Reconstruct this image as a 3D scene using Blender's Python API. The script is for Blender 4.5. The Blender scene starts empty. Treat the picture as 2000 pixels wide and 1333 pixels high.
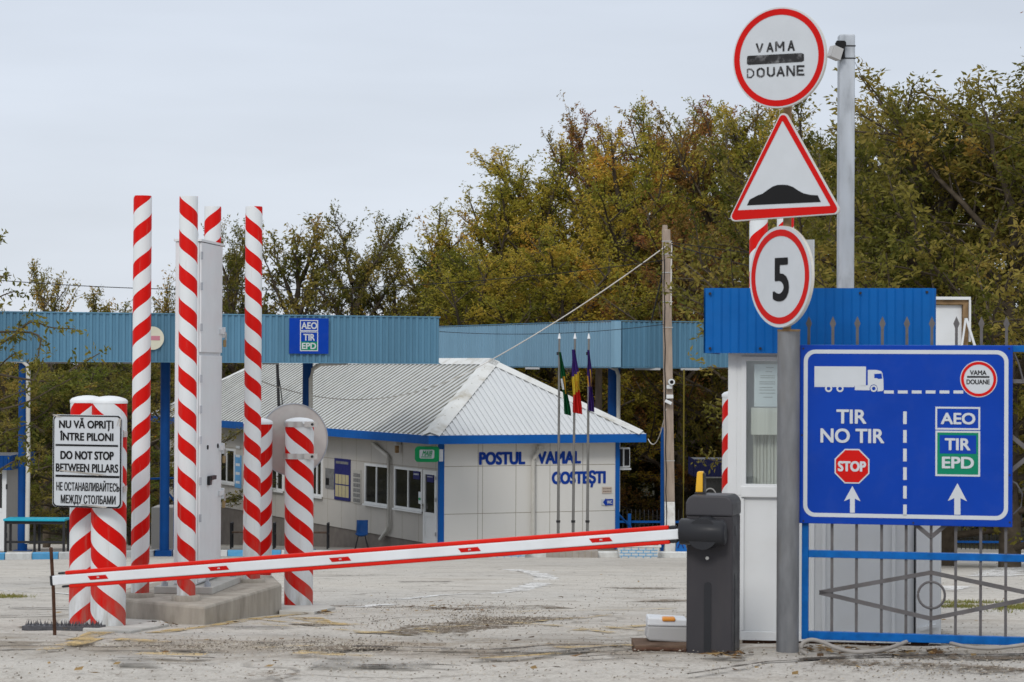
import bpy, bmesh, math, random
import numpy as np
from mathutils import Matrix, Vector
random.seed(7)
R = math.radians
scene = bpy.context.scene
C = scene.collection

# ------------------------------------------------------------------ camera
HC = 1.8                      # eye height above the near ground
FPX = 4722.0                  # focal length in photo pixels (85 mm on 36 mm)
cd = bpy.data.cameras.new('camera')
cam = bpy.data.objects.new('camera', cd)
C.objects.link(cam)
cd.sensor_width = 36.0
cd.lens = 85.0
cd.clip_start = 0.5
cd.clip_end = 3000
cd.dof.use_dof = True
cd.dof.focus_distance = 28
cd.dof.aperture_fstop = 9.0
cam.location = (0, 0, HC)
CROT = (Matrix.Rotation(R(90) + math.atan(48.5/FPX), 3, 'X') @ Matrix.Rotation(R(0.3), 3, 'Z'))
cam.rotation_euler = CROT.to_euler()
scene.camera = cam
CO = Vector((0, 0, HC))

# ------------------------------------------------------------------ world (overcast) and sun
SUN_EL, SUN_AZ = 34, 194      # azimuth clockwise from +Y
wd = bpy.data.worlds.new('World')
scene.world = wd
wd.use_nodes = True
wn, wl = wd.node_tree.nodes, wd.node_tree.links
bg = wn['Background']
sky = wn.new('ShaderNodeTexSky')
sky.sky_type = 'NISHITA'
sky.sun_disc = False
sky.sun_elevation = R(SUN_EL)
sky.sun_rotation = R(SUN_AZ)
wtc = wn.new('ShaderNodeTexCoord')
wsep = wn.new('ShaderNodeSeparateXYZ')
wl.new(wtc.outputs['Generated'], wsep.inputs[0])
wr = wn.new('ShaderNodeValToRGB')
wr.color_ramp.elements[0].position = 0.0
wr.color_ramp.elements[0].color = (7.3, 7.8, 8.6, 1)
wr.color_ramp.elements[1].position = 0.75
wr.color_ramp.elements[1].color = (10.6, 10.9, 11.3, 1)
e = wr.color_ramp.elements.new(0.16); e.color = (6.8, 7.4, 8.4, 1)
wl.new(wsep.outputs[2], wr.inputs[0])
wmap = wn.new('ShaderNodeMapping')
wmap.inputs['Scale'].default_value = (1.6, 1.6, 9)
wl.new(wtc.outputs['Generated'], wmap.inputs[0])
wno = wn.new('ShaderNodeTexNoise')
wno.inputs['Scale'].default_value = 2.2
wno.inputs['Detail'].default_value = 4
wl.new(wmap.outputs[0], wno.inputs[0])
wmr = wn.new('ShaderNodeMapRange')
wmr.inputs[1].default_value = 0.3; wmr.inputs[2].default_value = 0.7
wmr.inputs[3].default_value = 0.91; wmr.inputs[4].default_value = 1.07
wl.new(wno.outputs[0], wmr.inputs[0])
wmul = wn.new('ShaderNodeVectorMath'); wmul.operation = 'SCALE'
wl.new(wr.outputs[0], wmul.inputs[0]); wl.new(wmr.outputs[0], wmul.inputs['Scale'])
wmix = wn.new('ShaderNodeMix'); wmix.data_type = 'RGBA'
wmix.inputs[0].default_value = 0.94
wl.new(sky.outputs[0], wmix.inputs[6]); wl.new(wmul.outputs[0], wmix.inputs[7])
wl.new(wmix.outputs[2], bg.inputs[0])
bg.inputs[1].default_value = 0.1
sl = bpy.data.lights.new('sun', 'SUN')
sl.energy = 1.25
sl.angle = R(14)
sl.color = (1, 0.965, 0.91)
so = bpy.data.objects.new('sun', sl)
C.objects.link(so)
sdir = Vector((math.sin(R(SUN_AZ))*math.cos(R(SUN_EL)), math.cos(R(SUN_AZ))*math.cos(R(SUN_EL)), math.sin(R(SUN_EL))))
so.rotation_euler = sdir.to_track_quat('Z', 'Y').to_euler()
so.location = (0, 0, 60)
scene.view_settings.view_transform = 'Standard'
scene.view_settings.look = 'None'
scene.view_settings.exposure = 0.0
scene.view_settings.gamma = 1.0

# ------------------------------------------------------------------ geometry of the view -> places
def ray(px, py):
    return CROT @ Vector(((px-1000)/FPX, -(py-666.5)/FPX, -1.0))
def W(px, py, d):
    r = ray(px, py)
    return CO + r*(d/r.y)
def Wz(px, py, z):
    r = ray(px, py)
    return CO + r*((z-HC)/r.z)
GT = [(-60, -1.70), (8, -1.70), (13, -1.725), (15, -1.76), (16.2, -1.83), (17.3, -1.885), (19.4, -2.0), (21, -2.115), (53, -4.3), (62, -4.9), (90, -6.8), (100, -7.3), (124, -7.3), (160, -2.5), (190, -1.0), (5000, -1.0)]
GX = [a for a, b in GT]; GZ = [b + HC for a, b in GT]
def gz(y):
    return float(np.interp(y, GX, GZ))
def G(px, py):
    r = ray(px, py)
    a, b = 9.0, 120.0
    prev = a
    d = a
    while d < b:
        p = CO + r*(d/r.y)
        if p.z < gz(p.y):
            break
        prev = d; d += 0.25
    lo, hi = prev, d
    for _ in range(20):
        m = (lo+hi)/2
        p = CO + r*(m/r.y)
        if p.z < gz(p.y): hi = m
        else: lo = m
    p = CO + r*(hi/r.y)
    p.z = gz(p.y)
    return p
class Pl:
    """upright plane: local x to the right, z up, front faces -y (towards the viewer)"""
    def __init__(s, o, xd=None, yaw=None):
        s.o = Vector(o)
        if xd is None: xd = Vector((math.cos(yaw), math.sin(yaw), 0))
        x = Vector((xd[0], xd[1], 0)).normalized()
        s.x = x; s.n = Vector((x.y, -x.x, 0))
        y = -s.n
        s.yaw = math.atan2(x.y, x.x)
        s.M = Matrix(((x.x, y.x, 0, s.o.x), (x.y, y.y, 0, s.o.y), (0, 0, 1, s.o.z), (0, 0, 0, 1)))
    def L(s, px, py):
        r = ray(px, py)
        t = (s.o - CO).dot(s.n)/r.dot(s.n)
        p = CO + r*t - s.o
        return p.dot(s.x), p.z

# ------------------------------------------------------------------ text (built-in typeface, fitted to its measured box)
TX = {}
def prep_text(words):
    objs = []
    for w_ in words:
        cu = bpy.data.curves.new('lettering', 'FONT')
        cu.body = w_; cu.resolution_u = 4
        o = bpy.data.objects.new('lettering', cu)
        C.objects.link(o); objs.append((w_, o, cu))
    dg = bpy.context.evaluated_depsgraph_get()
    dg.update()
    for w_, o, cu in objs:
        me = bpy.data.meshes.new_from_object(o.evaluated_get(dg))
        TX[w_] = ([tuple(v.co) for v in me.vertices], [tuple(p.vertices) for p in me.polygons])
        bpy.data.meshes.remove(me)
        bpy.data.objects.remove(o); bpy.data.curves.remove(cu)
prep_text(['H', 'NU VĂ OPRIȚI', 'ÎNTRE PILONI', 'DO NOT STOP', 'BETWEEN PILLARS', 'НЕ ОСТАНАВЛИВАЙТЕСЬ', 'МЕЖДУ СТОЛБАМИ',
           'AEO', 'TIR', 'EPD', 'NO TIR', 'STOP', 'VAMA', 'DOUANE', '5', 'POSTUL', 'VAMAL', 'COSTEȘTI', 'WC', 'MAIB', 'BANCA', 'VINIETA', 'O'])
CAPH = max(v[1] for v in TX['H'][0])

# ------------------------------------------------------------------ mesh builder
class MB:
    def __init__(s, M=None):
        s.v = []; s.f = []; s.s = []; s.mi = []; s.M = M or Matrix(); s.cur = 0
    def add(s, vs, fs, smooth=False):
        b = len(s.v)
        s.v += [s.M @ Vector(v) for v in vs]
        for f in fs:
            s.f.append([i+b for i in f]); s.s.append(smooth); s.mi.append(s.cur)
        return s
    def box(s, x0, x1, y0, y1, z0, z1):
        return s.add([(x0,y0,z0),(x1,y0,z0),(x1,y1,z0),(x0,y1,z0),(x0,y0,z1),(x1,y0,z1),(x1,y1,z1),(x0,y1,z1)],
                     [(0,3,2,1),(4,5,6,7),(0,1,5,4),(1,2,6,5),(2,3,7,6),(3,0,4,7)])
    def bar(s, p, q, w, t, up=(0,0,1)):
        p, q = Vector(p), Vector(q); d = (q-p).normalized(); u = Vector(up)
        a = d.cross(u)
        if a.length < 1e-5: a = d.cross(Vector((1,0,0)))
        a.normalize(); b = a.cross(d).normalized()
        vs = []
        for c in (p, q):
            for i, j in ((-1,-1),(1,-1),(1,1),(-1,1)): vs.append(c + a*(w/2*i) + b*(t/2*j))
        return s.add(vs, [(0,3,2,1),(4,5,6,7),(0,1,5,4),(1,2,6,5),(2,3,7,6),(3,0,4,7)])
    def cyl(s, p, q, r0, r1=None, n=16, caps=True):
        p, q = Vector(p), Vector(q); r1 = r0 if r1 is None else r1
        d = (q-p).normalized()
        a = d.cross(Vector((0,0,1)))
        if a.length < 1e-4: a = Vector((1,0,0))
        a.normalize(); b = d.cross(a)
        vs = []
        for c, r in ((p, r0), (q, r1)):
            for k in range(n):
                t = 2*math.pi*k/n
                vs.append(c + (a*math.cos(t) + b*math.sin(t))*r)
        s.add(vs, [(k, (k+1)%n, n+(k+1)%n, n+k) for k in range(n)], True)
        if caps:
            s.add(vs[:n], [tuple(range(n-1,-1,-1))]); s.add(vs[n:], [tuple(range(n))])
        return s
    def tube(s, pts, r, n=8):
        pts = [Vector(p) for p in pts]
        vs = []; fs = []
        for i, p in enumerate(pts):
            d = (pts[min(i+1, len(pts)-1)] - pts[max(i-1, 0)]).normalized()
            a = d.cross(Vector((0.01, 0.02, 1))).normalized(); b = a.cross(d)
            rr = r[i] if isinstance(r, (list, tuple)) else r
            for k in range(n):
                t = 2*math.pi*k/n
                vs.append(p + (a*math.cos(t) + b*math.sin(t))*rr)
            if i:
                o = (i-1)*n
                fs += [(o+k, o+n+k, o+n+(k+1)%n, o+(k+1)%n) for k in range(n)]
        s.add(vs, fs, True)
        m = len(vs)
        s.add(vs[:n], [tuple(range(n))]); s.add(vs[m-n:], [tuple(range(n-1,-1,-1))])
        return s
    def lathe(s, prof, n=32, c=(0,0,0)):
        vs = []; fs = []
        for r, z in prof:
            for k in range(n):
                t = 2*math.pi*k/n
                vs.append((c[0]+r*math.cos(t), c[1]+r*math.sin(t), c[2]+z))
        for i in range(len(prof)-1):
            fs += [(i*n+k, i*n+(k+1)%n, (i+1)*n+(k+1)%n, (i+1)*n+k) for k in range(n)]
        s.add(vs, fs, True)
        m = len(vs)
        s.add(vs[:n], [tuple(range(n-1,-1,-1))]); s.add(vs[m-n:], [tuple(range(n))])
        return s
    def prism(s, pts, y0, y1):
        """outline in the x,z plane, front at y0 (towards -y), back at y1"""
        ar = sum(pts[i][0]*pts[(i+1)%len(pts)][1]-pts[(i+1)%len(pts)][0]*pts[i][1] for i in range(len(pts)))
        if ar < 0: pts = pts[::-1]
        n = len(pts)
        vs = [(x,y0,z) for x,z in pts] + [(x,y1,z) for x,z in pts]
        return s.add(vs, [tuple(range(n)), tuple(range(2*n-1,n-1,-1))] + [((i+1)%n, i, n+i, n+(i+1)%n) for i in range(n)])
    def ring(s, po, pi, y0, y1):
        n = len(po)
        vs = [(x,y0,z) for x,z in po]+[(x,y0,z) for x,z in pi]+[(x,y1,z) for x,z in po]+[(x,y1,z) for x,z in pi]
        fs = []
        for i in range(n):
            j = (i+1)%n
            fs += [(i,j,n+j,n+i), (2*n+i,3*n+i,3*n+j,2*n+j), (j,i,2*n+i,2*n+j), (n+i,n+j,3*n+j,3*n+i)]
        return s.add(vs, fs)
    def plan(s, pts, z0, z1):
        n = len(pts)
        ar = sum(pts[i][0]*pts[(i+1)%n][1]-pts[(i+1)%n][0]*pts[i][1] for i in range(n))
        if ar < 0: pts = pts[::-1]
        vs = [(x,y,z0) for x,y in pts]+[(x,y,z1) for x,y in pts]
        return s.add(vs, [tuple(range(n-1,-1,-1)), tuple(range(n,2*n))]+[(i,(i+1)%n,n+(i+1)%n,n+i) for i in range(n)])
    def text(s, body, x0, x1, zb, zt, y, th=0.002, bold=0.0, shear=0.0):
        vs, fs = TX[body]
        ax = min(v[0] for v in vs); bx = max(v[0] for v in vs)
        cap = CAPH if body != '5' else max(v[1] for v in vs)
        sx = (x1-x0-2*bold)/(bx-ax); sz = (zt-zb-2*bold)/cap
        offs = [(0,0)] if bold <= 0 else [(0,0),(1,0),(-1,0),(.7,.7),(-.7,-.7),(.7,-.7),(-.7,.7)]
        for k, (i, j) in enumerate(offs):
            yy = y - th - k*th*0.12
            s.add([(x0+bold+(v[0]-ax)*sx+i*bold+shear*v[1]*sz, yy, zb+bold+v[1]*sz+j*bold) for v in vs], fs)
        return s
    def build(s, name, mat, parent=None, loc=None, bevel=0, yaw=0, seg=2):
        if parent is not None:
            inv = MATS[root_of(parent)].inverted()
        elif loc is not None:
            inv = (Matrix.Translation(Vector(loc)) @ Matrix.Rotation(yaw, 4, 'Z')).inverted()
        else: inv = Matrix()
        me = bpy.data.meshes.new(name)
        me.from_pydata([inv @ v for v in s.v], [], s.f)
        me.polygons.foreach_set('use_smooth', s.s)
        ml = mat if isinstance(mat, list) else [mat]
        for m in ml: me.materials.append(m)
        if len(ml) > 1: me.polygons.foreach_set('material_index', s.mi)
        me.update()
        o = bpy.data.objects.new(name, me)
        C.objects.link(o)
        if parent is not None: o.parent = parent
        elif loc is not None:
            o.location = loc; o.rotation_euler = (0, 0, yaw)
            MATS[o.name] = Matrix.Translation(Vector(loc)) @ Matrix.Rotation(yaw, 4, 'Z')
        if bevel:
            b = o.modifiers.new('bevel', 'BEVEL'); b.width = bevel; b.segments = seg; b.limit_method = 'ANGLE'; b.angle_limit = R(35)
        return o
MATS = {}
def root_of(o):
    while o.parent is not None: o = o.parent
    return o.name
def tag(o, label, cat, group=None, kind=None):
    if label: o['label'] = label
    if cat: o['category'] = cat
    if group: o['group'] = group
    if kind: o['kind'] = kind
    return o
def thing(name, label, cat, loc, yaw=0, group=None):
    o = bpy.data.objects.new(name, None)
    o.empty_display_size = 0.2
    C.objects.link(o)
    o.location = loc; o.rotation_euler = (0, 0, yaw)
    MATS[o.name] = Matrix.Translation(Vector(loc)) @ Matrix.Rotation(yaw, 4, 'Z')
    return tag(o, label, cat, group)
def circ(cx, cz, rx, rz=None, n=40, a0=0):
    rz = rx if rz is None else rz
    return [(cx+rx*math.cos(2*math.pi*k/n+a0), cz+rz*math.sin(2*math.pi*k/n+a0)) for k in range(n)]
def rrect(x0, x1, z0, z1, r, n=8):
    out = []
    for cx, cz, a in ((x1-r, z0+r, -90), (x1-r, z1-r, 0), (x0+r, z1-r, 90), (x0+r, z0+r, 180)):
        for k in range(n+1):
            t = R(a+90*k/n); out.append((cx+r*math.cos(t), cz+r*math.sin(t)))
    return out

# ------------------------------------------------------------------ materials
def new_mat(name):
    m = bpy.data.materials.new(name); m.use_nodes = True
    nt = m.node_tree
    return m, nt.nodes, nt.links, nt.nodes['Principled BSDF']
def node(n, t, **kw):
    x = n.new(t)
    for k, v in kw.items(): setattr(x, k, v)
    return x
def mathn(n, l, op, a, b=None, c=None):
    x = n.new('ShaderNodeMath'); x.operation = op
    for i, q in enumerate((a, b, c)):
        if q is None: continue
        if isinstance(q, (int, float)): x.inputs[i].default_value = q
        else: l.new(q, x.inputs[i])
    return x.outputs[0]
def mixc(n, l, f, a, b):
    x = n.new('ShaderNodeMix'); x.data_type = 'RGBA'
    for i, q in ((0, f), (6, a), (7, b)):
        if isinstance(q, (int, float)): x.inputs[i].default_value = q
        elif isinstance(q, tuple): x.inputs[i].default_value = (*q[:3], 1)
        else: l.new(q, x.inputs[i])
    return x.outputs[2]
def noise(n, l, vec, scale, detail=4, rough=.55, sc=None):
    if sc:
        mp = n.new('ShaderNodeMapping'); mp.inputs['Scale'].default_value = sc
        l.new(vec, mp.inputs[0]); vec = mp.outputs[0]
    x = n.new('ShaderNodeTexNoise'); x.inputs['Scale'].default_value = scale
    x.inputs['Detail'].default_value = detail; x.inputs['Roughness'].default_value = rough
    l.new(vec, x.inputs[0]); return x.outputs[0]
def mrange(n, l, v, a, b, c=0., d=1.):
    x = n.new('ShaderNodeMapRange')
    for i, q in ((1,a),(2,b),(3,c),(4,d)): x.inputs[i].default_value = q
    l.new(v, x.inputs[0]); return x.outputs[0]
def mat(name, col, rough=.5, metal=0., var=.07, scale=3., bump=0., bscale=60., dirt=0., dcol=(.16,.12,.08), dscale=2.5, streak=None, spec=.13, sheet=0):
    m, n, l, p = new_mat(name)
    tc = n.new('ShaderNodeTexCoord').outputs['Object']
    f = noise(n, l, tc, scale, 5, sc=streak)
    c = mixc(n, l, mrange(n, l, f, .3, .7), tuple(x*(1-var) for x in col), tuple(min(1, x*(1+var)) for x in col))
    if dirt:
        g = noise(n, l, tc, dscale, 8, .65, sc=streak)
        c = mixc(n, l, mrange(n, l, g, .5, .74, 0, dirt), c, dcol)
    if sheet:
        sx_ = n.new('ShaderNodeSeparateXYZ'); l.new(tc, sx_.inputs[0])
        wv = n.new('ShaderNodeTexWhiteNoise'); wv.noise_dimensions = '1D'
        l.new(mathn(n, l, 'FLOOR', mathn(n, l, 'MULTIPLY', sx_.outputs[0], 1/sheet)), wv.inputs['W'])
        hs = n.new('ShaderNodeHueSaturation'); l.new(c, hs.inputs['Color']); l.new(mrange(n, l, wv.outputs[0], 0, 1, .86, 1.14), hs.inputs['Value']); c = hs.outputs[0]
    l.new(c, p.inputs['Base Color'])
    rn = mrange(n, l, noise(n, l, tc, scale*3, 3), .3, .7, max(0.02, rough-.08), min(1, rough+.1))
    l.new(rn, p.inputs['Roughness'])
    p.inputs['Metallic'].default_value = metal
    p.inputs['Specular IOR Level'].default_value = spec
    if bump:
        b = n.new('ShaderNodeBump'); b.inputs['Strength'].default_value = bump; b.inputs['Distance'].default_value = .004
        l.new(noise(n, l, tc, bscale, 4), b.inputs['Height']); l.new(b.outputs[0], p.inputs['Normal'])
    return m
RED = (.60, .006, .004); WHITE = (.68, .71, .73)
def stripes(name, sign, period, k, phase):
    m, n, l, p = new_mat(name)
    tc = n.new('ShaderNodeTexCoord').outputs['Object']
    sp = n.new('ShaderNodeSeparateXYZ'); l.new(tc, sp.inputs[0])
    th = mathn(n, l, 'ARCTAN2', sp.outputs[0], mathn(n, l, 'MULTIPLY', sp.outputs[1], -1.))
    a = mathn(n, l, 'MULTIPLY', th, -sign*k/(2*math.pi))
    b = mathn(n, l, 'MULTIPLY', sp.outputs[2], 1./period)
    t = mathn(n, l, 'FRACT', mathn(n, l, 'ADD', mathn(n, l, 'ADD', a, b), phase))
    g = mathn(n, l, 'GREATER_THAN', t, .52)
    nz = noise(n, l, tc, 5, 5, sc=(3, 3, .6))
    wh = mixc(n, l, mrange(n, l, nz, .35, .75), WHITE, (.66, .68, .69))
    rd = mixc(n, l, mrange(n, l, nz, .35, .75), RED, (.55, .012, .008))
    c = mixc(n, l, g, wh, rd)
    dn = noise(n, l, tc, 26, 8, .7)
    c = mixc(n, l, mrange(n, l, dn, .66, .8, 0, .35), c, (.25, .2, .15))
    gr = mathn(n, l, 'MULTIPLY', mrange(n, l, sp.outputs[2], .0, .42, 1, 0), mrange(n, l, noise(n, l, tc, 7, 6, .7, sc=(2, 2, .5)), .36, .62))
    c = mixc(n, l, mathn(n, l, 'MULTIPLY', gr, .55), c, (.22,.19,.15))
    st = noise(n, l, tc, 5, 6, .7, sc=(6, 6, .35))
    c = mixc(n, l, mrange(n, l, st, .58, .72, 0, .28), c, (.30,.27,.22))
    l.new(c, p.inputs['Base Color']); p.inputs['Roughness'].default_value = .42; p.inputs['Specular IOR Level'].default_value = .09
    bp = n.new('ShaderNodeBump'); bp.inputs['Strength'].default_value = .12; bp.inputs['Distance'].default_value = .01
    l.new(noise(n, l, tc, 9, 3), bp.inputs['Height']); l.new(bp.outputs[0], p.inputs['Normal'])
    return m

M = {}
M['white'] = mat('white_paint', (.69,.715,.745), .4, dirt=.12, dcol=(.3,.27,.22), bump=.05)
M['white_plain'] = mat('white_sheet', (.70,.725,.745), .4, var=.03, dirt=.10, dcol=(.4,.37,.3), dscale=5)
M['sign_white'] = mat('reflective_white', (.53,.56,.595), .35, var=.03, scale=8)
M['sign_red'] = mat('reflective_red', (.52,.007,.005), .35, var=.08)
M['red'] = mat('red_rubber', (.64,.016,.008), .45, var=.06)
M['black'] = mat('black_paint', (.012,.012,.013), .5)
M['stencil'] = mat('worn_black_paint', (.03,.03,.032), .6, var=.3, scale=20, dirt=.6, dcol=(.4,.4,.42), dscale=18)
M['rim'] = mat('sign_edge_aluminium', (.62,.6,.55), .45, .2, dirt=.4, dcol=(.35,.25,.15), dscale=12)
M['galv'] = mat('galvanised_steel', (.18,.185,.195), .5, .3, var=.22, scale=7, bump=.05, dirt=.3, dcol=(.22,.2,.17), dscale=6, streak=(2,2,.5))
M['galv_light'] = mat('brushed_galvanised_steel', (.42,.45,.49), .5, .3, var=.3, scale=6, streak=(2,2,.5), dirt=.6, dcol=(.2,.225,.27), dscale=3)
M['steel'] = mat('stainless_band', (.55,.54,.52), .3, .8, var=.12)
M['gatebar'] = mat('grey_painted_bar', (.115,.11,.113), .5, .1, var=.18, scale=12, dirt=.25, dcol=(.16,.12,.1), dscale=14)
M['gateblue'] = mat('blue_gloss_paint', (.003,.10,.36), .4, var=.2, scale=14, dirt=.3, dcol=(.01,.2,.5), dscale=16)
M['boardblue'] = mat('sign_blue', (.0013,.042,.34), .45, var=.08, scale=2, dirt=.06, dcol=(.12,.16,.3), dscale=6)
M['green'] = mat('sign_green', (.004,.20,.11), .4)
M['fasciablue'] = mat('booth_blue_sheet', (.003,.105,.37), .4, var=.1, scale=3, dirt=.15, dcol=(.03,.15,.4))
M['trimblue'] = mat('trim_blue', (.006,.10,.38), .4, var=.08)
M['colblue'] = mat('column_blue', (.003,.05,.20), .42, var=.12)
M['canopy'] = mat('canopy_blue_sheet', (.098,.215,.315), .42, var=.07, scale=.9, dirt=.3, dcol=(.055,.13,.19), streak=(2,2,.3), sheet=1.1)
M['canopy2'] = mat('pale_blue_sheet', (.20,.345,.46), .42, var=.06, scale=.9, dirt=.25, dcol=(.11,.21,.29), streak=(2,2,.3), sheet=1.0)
M['grey_plastic'] = mat('dark_grey_powder_coat', (.047,.045,.050), .48, var=.08, bump=.06, bscale=220, dirt=.12, dcol=(.11,.10,.09), dscale=4, streak=(2,2,.4))
M['grey_cap'] = mat('grey_plastic_cap', (.062,.061,.067), .36, var=.06)
M['dark_plastic'] = mat('black_plastic', (.028,.029,.033), .38, var=.1)
def amber():
    m, n, l, p = new_mat('amber_lens')
    p.inputs['Base Color'].default_value = (.9,.5,.015,1); p.inputs['Roughness'].default_value = .25
    p.inputs['Transmission Weight'].default_value = .2; p.inputs['Coat Weight'].default_value = .5
    return m
M['amber'] = amber()
M['orange'] = mat('orange_plastic', (.7,.28,.05), .4)
M['concrete'] = mat('plinth_concrete', (.36,.33,.285), .85, var=.18, scale=5, bump=.5, bscale=40, dirt=.65, dcol=(.15,.125,.10), dscale=3, streak=(1.6,1.6,.5))
M['concrete_top'] = mat('pale_concrete', (.47,.46,.43), .85, var=.12, scale=4, bump=.4, bscale=50, dirt=.3, dcol=(.25,.22,.18), dscale=3)
M['pole_conc'] = mat('utility_pole_concrete', (.33,.265,.215), .85, var=.18, scale=5, bump=.4, bscale=30, dirt=.35, dcol=(.14,.1,.08), dscale=4, streak=(2,2,.4))
M['limewash'] = mat('limewash', (.72,.72,.7), .8, var=.06, dirt=.5, dcol=(.32,.27,.22), dscale=5)
M['rust'] = mat('rusty_steel', (.085,.045,.03), .8, .2, var=.4, scale=20)
M['rust2'] = mat('rusty_tan_steel', (.26,.17,.09), .75, .1, var=.35, scale=14)
M['darkmetal'] = mat('dark_metal', (.035,.035,.038), .55, .2)
M['spike'] = mat('dull_steel_spikes', (.10,.10,.11), .45, .6, var=.3, scale=30)
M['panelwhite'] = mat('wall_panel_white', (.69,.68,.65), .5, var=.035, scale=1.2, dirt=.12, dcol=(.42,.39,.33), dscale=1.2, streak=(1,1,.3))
M['panelside'] = mat('wall_panel_shade_toned', (.45,.43,.40), .55, var=.05, scale=1.2, dirt=.18, dcol=(.34,.31,.26), dscale=1.2, streak=(1,1,.3))  # white panel darkened; the long wall's eave shade is put into this colour
M['joint'] = mat('panel_joint', (.28,.25,.2), .7)
M['plinth'] = mat('building_plinth', (.17,.15,.135), .9, var=.15, dirt=.3, dcol=(.1,.09,.08))
M['roof_long'] = mat('roof_sheet_weathered', (.56,.58,.585), .42, var=.08, scale=4, dirt=.36, dcol=(.26,.24,.17), dscale=2.2, streak=(.18, 2.6, .18))
M['roof_front'] = mat('roof_sheet_clean', (.58,.60,.615), .42, var=.06, scale=3, dirt=.2, dcol=(.3,.29,.25), dscale=3, streak=(3.0,.3,.3))
M['ridge'] = mat('ridge_cap_white', (.62,.63,.62), .45, var=.08, scale=1.2, dirt=.75, dcol=(.30,.26,.18), dscale=1.6)
M['groove'] = mat('roof_rib_groove', (.24,.235,.205), .8, var=.3)
M['pvc'] = mat('white_pvc', (.69,.705,.71), .35, var=.03, dirt=.10, dcol=(.45,.42,.36), dscale=4)
M['darkpane'] = mat('dark_window_pane', (.014,.015,.016), .08, var=.4, scale=2, spec=.6)
M['pipe'] = mat('downpipe_offwhite', (.55,.54,.5), .5, var=.08, dirt=.3, dcol=(.3,.25,.2), dscale=6)
M['navy'] = mat('navy_board', (.022,.025,.13), .4)
M['paperyellow'] = mat('yellowed_paper', (.42,.37,.22), .7)
M['paper'] = mat('white_paper', (.62,.65,.68), .6, var=.04)
M['greyposter'] = mat('grey_poster', (.17,.17,.17), .6, var=.3, scale=14)
M['lightblue'] = mat('light_blue_banner', (.12,.33,.6), .5, var=.12, scale=8)
M['maibgreen'] = mat('green_lightbox', (.004,.26,.085), .4)
M['turq'] = mat('turquoise_top', (.02,.36,.5), .4)
M['chairblue'] = mat('blue_plastic_seat', (.012,.07,.24), .4)
M['curtain'] = mat('curtain_cloth', (.62,.60,.56), .8, var=.12, scale=2, streak=(14,14,.2))
M['kerbblue'] = mat('kerb_blue', (.11,.38,.66), .75, var=.12, scale=6, dirt=.3, dcol=(.3,.3,.3), dscale=6)
M['kerbwhite'] = mat('kerb_white', (.66,.67,.66), .75, var=.08, scale=6, dirt=.4, dcol=(.33,.31,.28), dscale=5)
M['polesteel'] = mat('flagpole_steel', (.23,.225,.215), .35, .6, var=.15)
M['tile'] = mat('flagpole_plinth_tile', (.33,.30,.27), .6, var=.15, scale=6)
M['hose'] = mat('grey_conduit', (.30,.28,.26), .6, var=.15, scale=10)
M['cable'] = mat('black_cable', (.02,.02,.022), .6)
M['cablewhite'] = mat('white_cable', (.6,.57,.53), .6)
M['bark'] = mat('tree_bark', (.085,.068,.05), .9, var=.3, scale=6)
M['bigwood'] = mat('rotting_board', (.13,.085,.06), .85, var=.35, scale=9)
M['lampgrey'] = mat('lamp_housing_grey', (.42,.42,.42), .5, var=.06)
M['fenceblue'] = mat('far_fence_blue', (.006,.09,.34), .45)
M['purple'] = mat('flag_purple', (.045,.02,.15), .8)
M['fgreen'] = mat('flag_green', (.004,.075,.025), .8)
M['fyellow'] = mat('flag_yellow', (.5,.36,.03), .8)
M['fred'] = mat('flag_red', (.48,.015,.012), .8)
M['fgold'] = mat('flag_gold', (.5,.28,.03), .8)
def glassm():
    m, n, l, p = new_mat('window_glass')
    out = n['Material Output']
    tr = n.new('ShaderNodeBsdfTransparent'); tr.inputs[0].default_value = (.93,.96,.95,1)
    gl = n.new('ShaderNodeBsdfGlossy'); gl.inputs['Roughness'].default_value = .03; gl.inputs[0].default_value = (.9,.93,.95,1)
    mx = n.new('ShaderNodeMixShader')
    mx.inputs[0].default_value = .07; l.new(tr.outputs[0], mx.inputs[1]); l.new(gl.outputs[0], mx.inputs[2])
    l.new(mx.outputs[0], out.inputs[0])
    return m
M['glass'] = glassm()

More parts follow.
